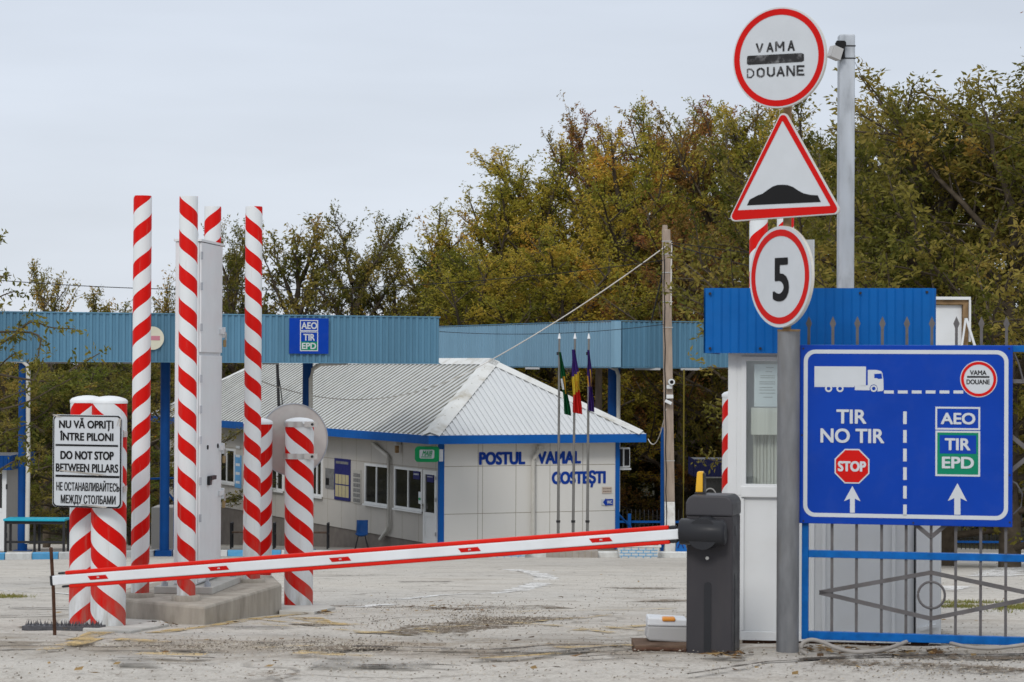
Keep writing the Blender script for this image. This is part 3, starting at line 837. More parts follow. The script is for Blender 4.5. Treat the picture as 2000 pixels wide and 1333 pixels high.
def flat_sign(name, label, cat, pl, x0, x1, z0, z1, m, th=.03, off=0., group=None):
    ob = pl.M @ Vector(((x0+x1)/2, -off, z0))
    t = thing(name, label, cat, ob, pl.yaw, group)
    b = MB(pl.M); b.box(x0, x1, -off-th, -off-.002, z0, z1); b.build('panel', m, t)
    return t
def pxbox(pl, fx, fy, xa, ya, xb, yb):
    u0, v0 = pl.L(fx(xa), fy((ya+yb)/2 if False else yb)); u1, v1 = pl.L(fx(xb), fy(ya)); return u0, u1, v0, v1
u = pxbox(fp, c6, c6y, 1100, 915, 1170, 952)
t = flat_sign('wc_sign', 'small white WC plate with a blue left arrow low on the front wall', 'sign', fp, *u, M['sign_white'])
b = MB(fp.M); zc = (u[2]+u[3])/2; b.prism([(u[0]+.03,zc),(u[0]+.13,zc+.12),(u[0]+.13,zc+.09),(u[1]-.02,zc+.09),(u[1]-.02,zc-.09),(u[0]+.13,zc-.09),(u[0]+.13,zc-.12)], -.034, -.0305); b.build('arrow', M['boardblue'], t)
b = MB(fp.M); b.text('WC', u[0]+.15, u[1]-.05, zc-.05, zc+.05, -.035, .003, .006); b.build('lettering', M['sign_white'], t)
u = pxbox(fp, c6, c6y, 1103, 840, 1160, 880)
t = flat_sign('pictogram_plate', 'small beige plate with rows of pictograms above the WC plate', 'sign', fp, *u, mat('beige_plate', (.56,.47,.4), .6))
b = MB(fp.M)
for i in range(5):
    for j in range(2):
        cx_ = u[0]+(u[1]-u[0])*(.14+.18*i); cz_ = u[2]+(u[3]-u[2])*(.3+.42*j)
        b = MB(fp.M); b.ring(circ(cx_, cz_, .020, n=12), circ(cx_, cz_, .011, n=12), -.033, -.0305); b.build('pictogram', M['rust'], t)
# notices on the long side wall
def c5(x_): return 400+x_/3.1
def c5y(y_): return 680+y_/3.1
def notice(name, label, xa, ya, xb, yb, m, off=.0):
    u0, v1 = sp_.L(c5(xa), c5y(ya)); u1, v0 = sp_.L(c5(xb), c5y(yb))
    _, v1b = sp_.L(c5(xb), c5y(ya+ (12 if xb-xa > 60 else 4)))
    return flat_sign(name, label, 'notice', sp_, u0, u1, v0, (v1+v1b)/2, m, off=off), u0, u1, v0, (v1+v1b)/2
t, u0, u1, v0, v1 = notice('notice_board', 'dark blue notice board with yellowed sheets on the long wall', 790, 665, 883, 930, M['navy'])
b = MB(sp_.M); W_ = u1-u0
for zz0, zz1 in ((.08,.36),(.39,.62)):
    for i in range(4): b.box(u0+W_*(.08+.22*i), u0+W_*(.27+.22*i), -.036, -.0305, v0+(v1-v0)*zz0, v0+(v1-v0)*zz1)
b.build('paper_sheets', M['paperyellow'], t)
b = MB(sp_.M); b.box(u0+W_*.1, u1-W_*.1, -.036, -.0305, v1-.16, v1-.08); b.build('heading', M['greyposter'], t)
t, u0, u1, v0, v1 = notice('poster_board', 'grey grid poster between the dark blue notice board and a window', 903, 737, 947, 945, mat('poster_base', (.4,.39,.36), .6))
b = MB(sp_.M)
for i in range(4):
    for j in range(6): b.box(u0+(u1-u0)*(.08+.23*i), u0+(u1-u0)*(.26+.23*i), -.036, -.0305, v0+(v1-v0)*(.04+.15*j), v0+(v1-v0)*(.15+.15*j))
b.build('photo_grid', M['greyposter'], t)
t, u0, u1, v0, v1 = notice('poster', 'pair of dark small posters left of the dark blue notice board', 735, 728, 788, 855, M['greyposter'])
b = MB(sp_.M); b.box(u0+.05, (u0+u1)/2-.05, -.036, -.0305, v0+.1, v1-.3); b.build('printed_field', M['black'], t)
t, u0, u1, v0, v1 = notice('banner', 'light blue vertical banner beside a far window of the long wall', 188, 648, 222, 850, M['lightblue'])
b = MB(sp_.M)
for j in range(5): b.box(u0+.1, u1-.1, -.036, -.0305, v0+.15+.3*j, v0+.24+.3*j)
b.build('printed_lines', M['paper'], t)
for nm, lab, xa, ya, xb, yb, tx in (('door_sign', 'small navy sign on the glass of the white door', 1352, 752, 1391, 815, 'BANCA'), ('window_sign', 'small navy sign in the window beside the white door', 1268, 738, 1306, 797, 'VINIETA')):
    u0, v1 = sp_.L(c5(xa), c5y(ya)); u1, v0 = sp_.L(c5(xb), c5y(yb))
    t = flat_sign(nm, lab, 'sign', sp_, u0, u1, v0, v1, M['navy'], .012, .022)
    b = MB(sp_.M); b.text(tx, u0+.04, u1-.04, v0+.15, v1-.12, -.035, .003, .008); b.build('lettering', M['sign_white'], t)
u0, v1 = sp_.L(c5(1300), c5y(870)); u1, v0 = sp_.L(c5(1320), c5y(945))
t = flat_sign('window_sticker', 'green and white sticker low on the glass of the window beside the door', 'sticker', sp_, u0, u1, v0, v1, M['paper'], .01, .022)
b = MB(sp_.M); b.box(u0+.02, u1-.02, -.036, -.0325, v0+.1, (v0+v1)/2); b.build('green_print', M['maibgreen'], t)
# green light box by the corner, standing out from the side wall so that it faces the viewer
g0 = W(812, 890, 66.6)
gp = Pl(Vector((g0.x, g0.y, 0)), yaw=R(-4))
u0, v1 = gp.L(811, 872); u1, v0 = gp.L(858, 903)
t = thing('light_box', 'green framed white light box jutting from the building corner over the door', 'sign', gp.M @ Vector(((u0+u1)/2, .1, v0)), gp.yaw)
b = MB(gp.M); b.prism(rrect(u0, u1, v0, v1, .1), -.09, .09); b.build('housing', M['maibgreen'], t)
b = MB(gp.M); b.prism(rrect(u0+.13, u1-.13, v0+.10, v1-.09, .04), -.1, -.0905); b.build('white_face', M['sign_white'], t)
b = MB(gp.M); b.text('MAIB', u0+.2, u1-.2, v0+.17, v0+.32, -.101, .003, .004, .25)
b.box(u0+.17, u1-.2, -.104, -.101, v0+.13, v0+.155); b.build('lettering', M['maibgreen'], t)
b = MB(gp.M); b.box(u1+.003, u1+.1, -.07, .07, v0+.02, v1-.08); b.build('end_cap', M['sign_white'], t)
# floodlight under eave
p = sp_.L(783, 868)
t = thing('floodlight', 'small pale floodlight under the eave above the door', 'lamp', sp_.M @ Vector((p[0], -.1, p[1])), sp_.yaw)
b = MB(sp_.M); b.box(p[0]-.1, p[0]+.1, -.2, -.03, p[1]-.02, p[1]+.2); b.build('housing', M['lampgrey'], t, bevel=.02)
b = MB(sp_.M); b.box(p[0]-.02, p[0]+.1, -.19, -.09, p[1]-.25, p[1]-.04); b.build('lens_hood', M['rust2'], t, bevel=.02)
# air conditioner on the right-hand wall
ac = thing('air_conditioner', 'white air conditioning unit on the right side of the customs building', 'air conditioner', BM @ Vector((BW+.3, .5, 2.0)), BY)
b = MB(BM); b.box(BW+.06, BW+.56, .3, .62, 2.06, 2.64); b.build('housing', M['pvc'], ac, bevel=.02)
b = MB(BM); b.box(BW+.08, BW+.31, .285, .299, 2.10, 2.60); b.box(BW+.37, BW+.52, .285, .299, 2.12, 2.59); b.build('grille', M['black'], ac)
b = MB(BM); b.bar((BW-.02,.35,2.02),(BW+.6,.35,2.02),.05,.05); b.bar((BW-.02,.58,2.02),(BW+.6,.58,2.02),.05,.05); b.build('bracket', M['pvc'], ac)

# ------------------------------------------------------------------ striped portal pillars on the left
def zpole(name, label, px, pbase, ptop, d, dia, sgn, period, k, phase, z0=None, disc=True, dome=False, group=None, z1=None):
    a = W(px, pbase, d)
    z0 = a.z if z0 is None else z0
    z1 = W(px, ptop, d).z if z1 is None else z1
    t = thing(name, label, 'pillar', (a.x, a.y, z0), 0, group)
    r = dia/2; H = z1-z0
    mb = MB(Matrix.Translation((a.x, a.y, z0)))
    if dome:
        mb.lathe([(r*.98,-.25),(r,-.2),(r,H-.02),(r,H-.018)], 40)
        mb.build('post', stripes('stripe_'+str(len(M)), sgn, period, k, phase), t)
        c_ = MB(Matrix.Translation((a.x, a.y, z0)))
        c_.lathe([(r+.003,H-.03),(r+.004,H-.012),(r*.985,H-.006),(r*.9,H+.004),(r*.6,H+.016),(r*.3,H+.022),(.01,H+.024)], 40)
        c_.build('domed_cap', M['white_plain'], t)
    else:
        mb.lathe([(r,0.0),(r,H-.012),(r*.97,H)], 32)
        mb.build('post', stripes('stripe_'+str(len(M)), sgn, period, k, phase), t)
        if disc:
            c_ = MB(Matrix.Translation((a.x, a.y, z0))); c_.lathe([(r+.04,-.03),(r+.04,.012),(r+.03,.022)], 28)
            c_.build('base_disc', M['concrete'], t)
    M['stripe_n%d' % len(M)] = None
    return t
TP = 'tall striped poles of the left detector'
pA = zpole('striped_pole', 'tall red and white pole, leftmost on the concrete plinth, next to the two fat pillars', 273.5, 1163, 383, 18.4, .139, 1, .253, 1.28, .82, group=TP)
pB = zpole('striped_pole', 'tall red and white pole in front of the white detector cabinet', 363.5, 1168, 384, 18.15, .139, -1, .253, 1.28, .327, group=TP)
pD = zpole('striped_pole', 'tall red and white pole on the rear right corner of the concrete plinth', 491.5, 1135, 404, 19.7, .139, -1, .253, 1.28, .448, group=TP)
pC = zpole('striped_pole', 'tall red and white pole mostly hidden behind the white detector cabinet', 411, 1140, 404, 19.9, .139, 1, .253, 1.28, .0, group=TP)
SP = 'short fat striped pillars of the left detector'
qA = zpole('striped_pillar', 'fat red and white pillar, rear one of the touching pair behind the trilingual warning sign', 168, 1219, 779, 17.5, .245, 1, .255, 2.3, .48, dome=True, group=SP)
qB = zpole('striped_pillar', 'fat red and white pillar, front one of the touching pair behind the trilingual warning sign', 211, 1226, 780, 17.28, .25, -1, .25, 2.3, .975, dome=True, group=SP)
qC = zpole('striped_pillar', 'fat red and white pillar tucked behind the tall pole at the plinth rear', 502, 1188, 822, 21.0, .25, 1, .255, 2.3, .845, dome=True, group=SP)
qD = zpole('striped_pillar', 'fat red and white pillar carrying the grey round sign back with steel clamps', 583, 1189, 821, 21.0, .25, -1, .252, 2.3, .86, dome=True, group=SP)

# concrete plinth
zt_ = W(273.5, 1163, 18.4).z - .012
P1, P2, P6 = Wz(400, 1185, zt_), Wz(550, 1140, zt_), Wz(246, 1171, zt_)
pl_pts = [(P1.x,P1.y),(P2.x,P2.y),(-2.0,20.35),(-2.62,20.5),(-2.75,20.2),(-3.08,18.9),(P6.x-.06,P6.y+.06)]
mb = MB(); mb.plan(pl_pts, -.62+.15-.2, zt_)
pb = mb.build('concrete_plinth', M['concrete'], loc=(-2.45, 19.1, gz(19.1)), bevel=.02)
tag(pb, 'weathered concrete plinth under the tall striped poles and white cabinet', 'plinth')
def slab(pts, th, label, name='concrete_footing'):
    P = [G(*p) for p in pts]
    mb = MB()
    n = len(P)
    vs = [(p.x,p.y,gz(p.y)-.15) for p in P]+[(p.x,p.y,gz(p.y)+th) for p in P]
    mb.add(vs, [tuple(range(n-1,-1,-1)), tuple(range(n,2*n))]+[(i,(i+1)%n,n+(i+1)%n,n+i) for i in range(n)])
    c = sum((p for p in P), Vector())/n
    return tag(mb.build(name, M['concrete_top'], loc=(c.x, c.y, gz(c.y)), bevel=.008), label, 'footing')
slab([(118,1229),(255,1238),(330,1224),(300,1208),(180,1205),(118,1214)], .02, 'flat pale concrete footing under the two fat pillars by the barrier tip')
slab([(545,1200),(614,1202),(655,1192),(600,1180),(545,1184)], .03, 'flat pale concrete footing under the pillar with the round sign back')

# white detector cabinet
za = zt_
fp0 = Wz(388, 1150, za); fp0 = W(387, 1152, 18.75); fp1 = W(430, 1140, 19.5)
dl = Vector((fp1.x-fp0.x, fp1.y-fp0.y, 0)); LD = dl.length; dl.normalize()
CY = math.atan2(dl.y, dl.x) - math.pi/2          # local y runs along the cabinet, away
CM = Matrix.Translation((fp0.x, fp0.y, za)) @ Matrix.Rotation(CY, 4, 'Z')
cab = thing('detector_cabinet', 'tall narrow white steel cabinet with padlocks standing among the striped poles', 'cabinet', (fp0.x, fp0.y, za), CY)
hz = W(388, 468, 18.75).z - za; CW = .2
mb = MB(CM); mb.box(-CW, -.012, 0.01, LD, .06, hz-.015); mb.build('body', M['white_plain'], cab, bevel=.008)
zs = W(410, 692, 19.1).z - za
for z0, z1 in ((.08, zs-.012), (zs+.012, hz-.02)):
    mb = MB(CM); mb.box(-.011, .006, .02, LD-.01, z0, z1); mb.build('door', M['white_plain'], cab, bevel=.004)
mb = MB(CM); mb.box(-CW-.01, .01, -.005, LD+.01, hz-.014, hz+.004); mb.build('top_plate', M['white_plain'], cab)
mb = MB(CM)
mb.tube([(-CW/2+.035*math.sin(t)-.02, .25, hz+.045+.05*math.cos(t)) for t in [2*math.pi*k/20 for k in range(21)]], .012, 8); mb.build('lifting_eye', M['white_plain'], cab)
for py in (1012, 940, 860, 800, 740, 640, 560, 500):
    mb = MB(CM); z_ = W(390, py, 18.8).z - za; mb.cyl((.010, .012, z_-.03), (.010, .012, z_+.03), .009, n=8)
    mb.build('hinge', M['galv_light'], cab)
for py in (660, 887, 975):
    z_ = W(428, py, 19.45).z - za
    mb = MB(CM); mb.box(.0065, .022, LD-.12, LD-.011, z_+.03, z_+.07); mb.box(.0, .024, LD-.01, LD+.03, z_-.0, z_+.085)
    hs = mb.build('hasp', M['white_plain'], cab)
    mb = MB(CM); mb.box(.012, .032, LD-.01, LD+.035, z_-.075, z_-.015); mb.build('padlock', mat('brass', (.35,.26,.13), .45, .6), hs, bevel=.006)
    mb = MB(CM); mb.tube([(.03, LD-.0, z_-.02), (.03, LD, z_+.03), (.03, LD+.014, z_+.042), (.03, LD+.028, z_+.03), (.03, LD+.028, z_-.02)], .005, 6); mb.build('shackle', M['steel'], hs)
z_ = W(400, 937, 18.9).z - za
mb = MB(CM); mb.box(.007, .035, .28, .46, z_-.012, z_+.022); mb.box(.007, .03, .25, .32, z_-.05, z_+.022); mb.build('door_handle', M['dark_plastic'], cab, bevel=.005)
mb = MB(CM)
for px_, py in ((398.5, 874), (418, 874)):
    z_ = W(px_, py, 19).z-za; yy = .25 if px_ < 400 else .6
    mb.cyl((.0, yy, z_), (.014, yy, z_), .018, n=14)
mb.build('key_locks', M['darkmetal'], cab)
mb = MB(CM); mb.box(-CW-.12, .14, -.12, LD+.12, .0, .055); mb.build('base_plate', M['concrete_top'], cab, bevel=.006)
for x_, y_ in ((-CW-.05, -.06), (.09, -.07), (.09, LD+.06)):
    mb = MB(CM); mb.cyl((x_, y_, .05), (x_, y_, .13), .014, n=8); mb.cyl((x_, y_, .055), (x_, y_, .085), .026, n=6)
    mb.build('anchor_bolt', M['galv_light'], cab)

# warning sign in three languages, strapped to the pillars
def c2(x_): return 80+x_/2.5633
def c2y(y_): return 760+y_/2.5633
s0 = W(106, 900, 17.18); s1 = W(243, 900, 17.0)
wp_ = Pl(Vector((s0.x, s0.y, 0)), Vector((s1.x-s0.x, s1.y-s0.y, 0)))
q = LL(wp_, c2, c2y)
def wq(x_, y_):  # crop pixel, undoing the plate's slight lean
    return q(x_ - (y_-125)*.017, y_)
x0, z1 = q(62, 128); x1, z0 = q(404, 600)
ws = thing('warning_sign', 'white rectangular sign in three languages telling drivers not to stop between pillars', 'sign', wp_.M @ Vector(((x0+x1)/2, .03, z0)), wp_.yaw)
mb = MB(wp_.M); mb.prism(rrect(x0, x1, z0, z1, .035), -.004, .012); mb.build('panel', M['sign_white'], ws)
mb = MB(wp_.M); mb.ring(rrect(x0+.004, x1-.002, z0+.001, z1-.004, .035), rrect(x0+.0115, x1-.0135, z0+.0115, z1-.0125, .03), -.0065, -.0045); mb.build('black_border', M['black'], ws)
mb = MB(wp_.M)
for t, xa, yb, xb, ya, bo in (('NU VĂ OPRIȚI',93,196,366,160,.0028), ('ÎNTRE PILONI',98,258,367,222,.0028), ('DO NOT STOP',102,352,370,314,.0032),
        ('BETWEEN PILLARS',80,414,393,378,.0022), ('НЕ ОСТАНАВЛИВАЙТЕСЬ',84,508,400,475,.0015), ('МЕЖДУ СТОЛБАМИ',107,572,382,538,.0017)):
    kx_ = ((ya+yb)/2-125)*.014
    u0, v0 = q(xa-kx_, yb); u1, v1 = q(xb-kx_, ya); mb.text(t, u0, u1, v0, v1, -.005, .0012, bo)
for ya, xa, xb in ((283,75,388),(438,75,394)):
    u0, v0 = q(xa, ya+2); u1, v1 = q(xb, ya-2); mb.box(u0, u1, -.0065, -.0045, v0, v1)
mb.build('lettering', M['black'], ws)
mb = MB(wp_.M)
random.seed(3)
PEEL = mat('peeling_film', (.5,.47,.43), .5)
for xa, ya, xb, yb in ((100,407,330,432),(205,580,340,592),(62,128,110,140),(398,150,406,190)):
    mb = MB(wp_.M)
    for k in range(5):
        u0, v0 = q(xa+random.uniform(-8,8), ya+random.uniform(-3,3)); u1, v1 = q(xb+random.uniform(-40,0), yb+random.uniform(-5,3))
        mb.bar((u0,-.008,v0),(u1,-.008,v1),.0018,.0035)
    mb.build('torn_film', PEEL, ws)
for py in (848, 955):
    zb_ = W(200, py, 17.2).z
    mb = MB(); mb.cyl((-2.885,17.28,zb_-.02),(-2.885,17.28,zb_+.02), .131, n=28)
    mb.box(-2.79,-2.74,17.1,17.26,zb_-.02,zb_+.02); mb.build('steel_band', M['steel'], ws)

# grey back of a round sign clamped to the right pillar
ctr = W(573, 859, 21.22)
Y_ = R(24)
rs = thing('round_sign', 'grey round sign seen from behind, clamped to a fat striped pillar', 'sign', (ctr.x, ctr.y, ctr.z-.32), Y_)
RM = Matrix.Translation(ctr) @ Matrix.Rotation(Y_, 4, 'Z')
mb = MB(RM); mb.prism(circ(0, 0, .32, n=56), 0, .012); mb.build('disc', mat('bare_sign_back', (.58,.55,.52), .4, .2, var=.14, scale=3, dirt=.3, dcol=(.33,.22,.2), dscale=4), rs)
mb = MB(RM); mb.ring(circ(0,0,.32,n=56), circ(0,0,.312,n=56), -.008, -.0003); mb.build('rim', M['galv_light'], rs)
px_, py_ = W(583, 900, 21.0).x, 21.0
for py in (828.5, 891):
    zc = W(583, py, 21).z
    mb = MB(); mb.cyl((px_,py_,zc-.024),(px_,py_,zc+.024), .131, n=36)
    mb.box(px_+.06, px_+.175, py_-.118, py_-.085, zc-.024, zc+.024)
    cl = mb.build('clamp', M['steel'], rs)
    mb = MB(); mb.cyl((px_+.128,py_-.135,zc),(px_+.128,py_-.07,zc), .012, n=8); mb.build('bolt', M['darkmetal'], cl)

# rusty rod and spike strip by the barrier tip
a = W(107, 1241, 16.35); b = W(99.5, 1070, 16.25)
mb = MB(); mb.tube([a-Vector((0,0,.1)), a, a.lerp(b,.5)+Vector((.004,0,0)), b], .0125, 8)
tag(mb.build('steel_rod', M['rust'], loc=a), 'thin rusty steel rod stuck upright in the ground at the barrier tip', 'rod')
p0, p1 = G(50, 1229), G(200, 1231)
t = thing('spike_strip', 'low grey strip of pointed spikes lying at the foot of the fat pillars', 'spike strip', p0, 0)
mb = MB(); mb.bar(p0+Vector((0,0,.015)), p1+Vector((0,0,.015)), .16, .03); mb.build('base_strip', M['spike'], t)
random.seed(5)
mb = MB(); 
for i in range(46):
    for rw in range(2):
        c = p0.lerp(p1, min(.97, (i+.5+random.uniform(-.3,.3))/46)) + Vector((0, rw*.07-.035, .02)); hh = random.uniform(.02,.05)
        lean = random.uniform(-.3,.3)*hh
        mb.cyl(c, c+Vector((lean,0,hh)), .006, .0008, 5)
mb.build('spikes', M['spike'], t)

# ------------------------------------------------------------------ barrier: cabinet + arm
b0 = W(1338, 1283, 15.05); b1 = W(1433, 1284, 14.93)
BD = Vector((b1.x-b0.x, b1.y-b0.y, 0)); BD = Vector((math.cos(R(-15)), math.sin(R(-15)), 0))
bw = (b1.x-b0.x)/BD.x*.985
zbar = gz(15)-.03
hb = W(1390, 968, 15).z - zbar
bar_ = thing('boom_barrier', 'dark grey barrier cabinet with amber beacon and lowered red and white arm', 'barrier', (b0.x, b0.y, zbar), R(-15))
QM = MATS[bar_.name].copy()
zcap = W(1390, 1008, 15).z - zbar
mb = MB(QM); mb.box(.004, bw-.004, .006, .30, -.03, zcap); mb.build('cabinet_body', M['grey_plastic'], bar_, bevel=.012)
mb = MB(QM); mb.prism([(0,zcap-.004),(bw,zcap-.004),(bw,hb-.05),(bw-.012,hb-.02),(bw-.04,hb-.002),(bw-.06,hb),(.06,hb),(.04,hb-.002),(.012,hb-.02),(0,hb-.05)], -.006, .31)
mb.build('cabinet_cap', M['grey_cap'], bar_, bevel=.014, seg=3)
# grooves are darker inset strips with rounded tops
mb = MB(QM); gx = bw*.47
mb.prism([(gx-.022,-.02),(gx+.022,-.02)]+[(gx+.022*math.cos(t), W(1382,1145,15).z-zbar+.022*math.sin(t)) for t in [math.pi*k/8 for k in range(9)]], .001, .02); mb.build('front_groove', M['dark_plastic'], bar_)
mb = MB(QM)
for za_, zb_ in ((.02,.50),(.74,.80)):
    mb.box(bw-.01, bw-.0015, .10, .17, za_, zb_)
mb.build('side_groove', M['dark_plastic'], bar_)
mb = MB(QM); kx, kz = bw*.46, W(1384,1091,15).z-zbar
mb.cyl((kx,.012,kz),(kx,-.002,kz),.011, n=12); mb.build('key_lock', M['steel'], bar_)
# arm holder
zh = W(1378, 1041, 15).z - zbar; hx = bw*.44
mb = MB(QM); mb.cyl((hx,.005,zh),(hx,-.150,zh),.104,.096, n=48)
mb.build('hub_disc', M['dark_plastic'], bar_, bevel=.006)
hr = 25.5*15/FPX
hd = Vector((-1, 0, -.045)).normalized()
hl, hrx = Vector((hx-.142,-.09,zh+.01)), Vector((hx+.118,-.09,zh+.006))
mb = MB(QM)
pts = [hl-hd*0+Vector((-.006,0,0)), hl, hl.lerp(hrx,.5), hrx, hrx+Vector((.012,0,0)), hrx+Vector((.02,0,0))]
mb.tube(pts, [hr*.9, hr, hr, hr, hr*.92, hr*.75], 28); mb.build('arm_clamp', M['dark_plastic'], bar_)
# arm: a flat white section with red rubber edges
A0 = W(1340, 1042, 14.93); A1 = W(106, 1134, 16.12)
au = (A1-A0).normalized(); az_ = Vector((0,0,1)); an = au.cross(az_).normalized(); an = -an if an.y > 0 else an
av = au.cross(an).normalized(); av = -av if av.z < 0 else av
LA = (A1-A0).length
def arm_pt(s_, v_, n_): return A0 + au*s_ + av*v_ + an*n_
def arm_box(mb, s0, s1, v0, v1, n0, n1, sh=0.):
    vs = [arm_pt(s0,v0,n0),arm_pt(s1,v0,n0),arm_pt(s1,v0,n1),arm_pt(s0,v0,n1),arm_pt(s0+sh,v1,n0),arm_pt(s1+sh,v1,n0),arm_pt(s1+sh,v1,n1),arm_pt(s0+sh,v1,n1)]
    mb.add(vs, [(0,1,2,3),(4,7,6,5),(0,4,5,1),(1,5,6,2),(2,6,7,3),(3,7,4,0)])
def s_at(px):
    p = ray(px, 1088); # intersection in plan of the view ray with the arm axis
    # solve A0+au*s on ray plane x/y ratio
    k = p.x/p.y
    return (k*A0.y - A0.x)/(au.x - k*au.y)
mb = MB(); arm_box(mb, -.02, LA, -.0315, .0315, -.03, .03); am = mb.build('arm', M['white'], bar_, bevel=.006)
mb = MB(); s_a, s_b = s_at(1308), s_at(131)
arm_box(mb, s_a, s_b, .032, .0575, -.024, .024); mb.build('rubber_edge', M['red'], am, bevel=.008, seg=3)
mb = MB(); arm_box(mb, s_a, s_b-.02, -.0575, -.032, -.024, .024); mb.build('rubber_edge', M['red'], am, bevel=.008, seg=3)
mb = MB()
arm_box(mb, s_a-.05, s_a-.001, .030, .054, -.022, .022); arm_box(mb, s_a-.05, s_a-.001, -.054, -.030, -.022, .022); mb.build('edge_end', M['dark_plastic'], am, bevel=.01)
mb = MB(); arm_box(mb, LA+.0005, LA+.02, -.034, .034, -.03, .03); arm_box(mb, s_b+.002, s_b+.055, .0375, .052, -.02, .02); arm_box(mb, s_b-.018, s_b+.035, -.052, -.0375, -.02, .02)
mb.build('tip_cap', M['dark_plastic'], am, bevel=.012)
for px in (196, 431, 668, 920, 1176):
    s_ = s_at(px)
    mb = MB(); arm_box(mb, s_-.073, s_+.058, -.0135, .0135, .0302, .0325, .018); rf_ = mb.build('reflector', M['sign_red'], am)
    mb = MB()
    arm_box(mb, s_-.008, s_-.002, -.004, .004, .0326, .034); arm_box(mb, s_+.002, s_+.008, -.004, .004, .0326, .034); arm_box(mb, s_-.008, s_+.008, .002, .005, .0341, .0346)
    mb.build('emblem', M['sign_white'], rf_)
# beacon
bx_, bz_ = bw*.22, hb
mb = MB(QM); mb.box(bx_-.028, bx_+.036, .09, .16, bz_-.002, bz_+.012); be = mb.build('beacon', M['dark_plastic'], bar_, bevel=.004)
mb = MB(QM); mb.prism([(bx_-.024,bz_+.0125),(bx_+.024,bz_+.0125),(bx_+.024,bz_+.135),(bx_+.018,bz_+.144),(bx_-.008,bz_+.142),(bx_-.015,bz_+.135)], .10, .15); mb.build('lens', M['amber'], be, bevel=.006)
mb = MB(QM); mb.box(bx_+.0245, bx_+.034, .095, .155, bz_+.0125, bz_+.13); mb.build('bracket', M['dark_plastic'], be)

# fallen lamp housing on a board left of the cabinet
c0 = W(1262, 1252, 15.4); c1_ = W(1345, 1254, 15.3)
zl = c0.z
t = thing('lamp_housing', 'grey lamp housing with white lid and amber catch lying beside the barrier cabinet', 'lamp housing', (c0.x, c0.y, zl), 0)
LM = MATS[t.name].copy(); lw = c1_.x-c0.x
mb = MB(LM); mb.prism([(.0,.02),(.02,0),(lw,-.012),(lw,.09),(.012,.095)], 0, .22); mb.build('housing', M['lampgrey'], t, bevel=.012)
mb = MB(LM); mb.prism([(.006,.0955),(lw,.0905),(lw,.137),(.03,.148),(.012,.15)], -.006, .228); mb.build('lid', M['white'], t, bevel=.01)
mb = MB(LM); ax_ = W(1293,1210,15.4).x-c0.x; mb.box(ax_, ax_+.085, -.02, .07, .125, .15); mb.build('catch', M['orange'], t, bevel=.01)
c0 = W(1238, 1262, 15.3); zg = gz(15.4)-.03
mb = MB(); mb.box(c0.x, c0.x+.42, 15.2, 15.62, zg-.03, zl-.006)
tag(mb.build('timber_board', M['bigwood'], loc=(c0.x+.2, 15.4, zg), bevel=.006), 'rotten brown board under the grey lamp housing', 'board')
mb = MB(); mb.tube([W(1236,1270,15.1), W(1262,1268,15.08), W(1290,1268,15.1), W(1340,1271,15.05)], .012, 8)
tag(mb.build('cable', M['rust'], loc=W(1236,1271,15.1)), 'brown cable along the foot of the rotten board', 'cable')

# ------------------------------------------------------------------ road sign post
SPd = 14.95
p = W(1538, 1280, SPd)
post = thing('road_sign_post', 'thick grey steel post carrying a round, a triangular and a speed limit sign', 'sign post', (p.x, p.y, p.z))
ztop = W(1538, 645, SPd).z
mb = MB(); mb.cyl((p.x,p.y,p.z-.2),(p.x,p.y,ztop), .0695, n=32); mb.build('steel_post', M['galv'], post)
mb = MB(); mb.lathe([(.0695,0),(.071,.002),(.071,.012),(.069,.014)], 28, (p.x,p.y,ztop-.01)); mb.build('rusty_rim', M['rust2'], post)
mb = MB(); zt3 = W(1530, 120, SPd).z; mb.cyl((p.x-.012,p.y,ztop-.2),(p.x-.012,p.y,zt3), .026, n=16); mb.build('inner_pole', M['rust2'], post)
FR = p.y - .068
def plate(cpx, cpy, yaw, tilt=0.):
    c = W(cpx, cpy, FR)
    pl = Pl(c, yaw=yaw)
    return pl, pl.M @ Matrix.Rotation(tilt, 4, 'Y')
def fR(x_): return 1380+x_/2.898
def fRy(y_): return y_/2.898
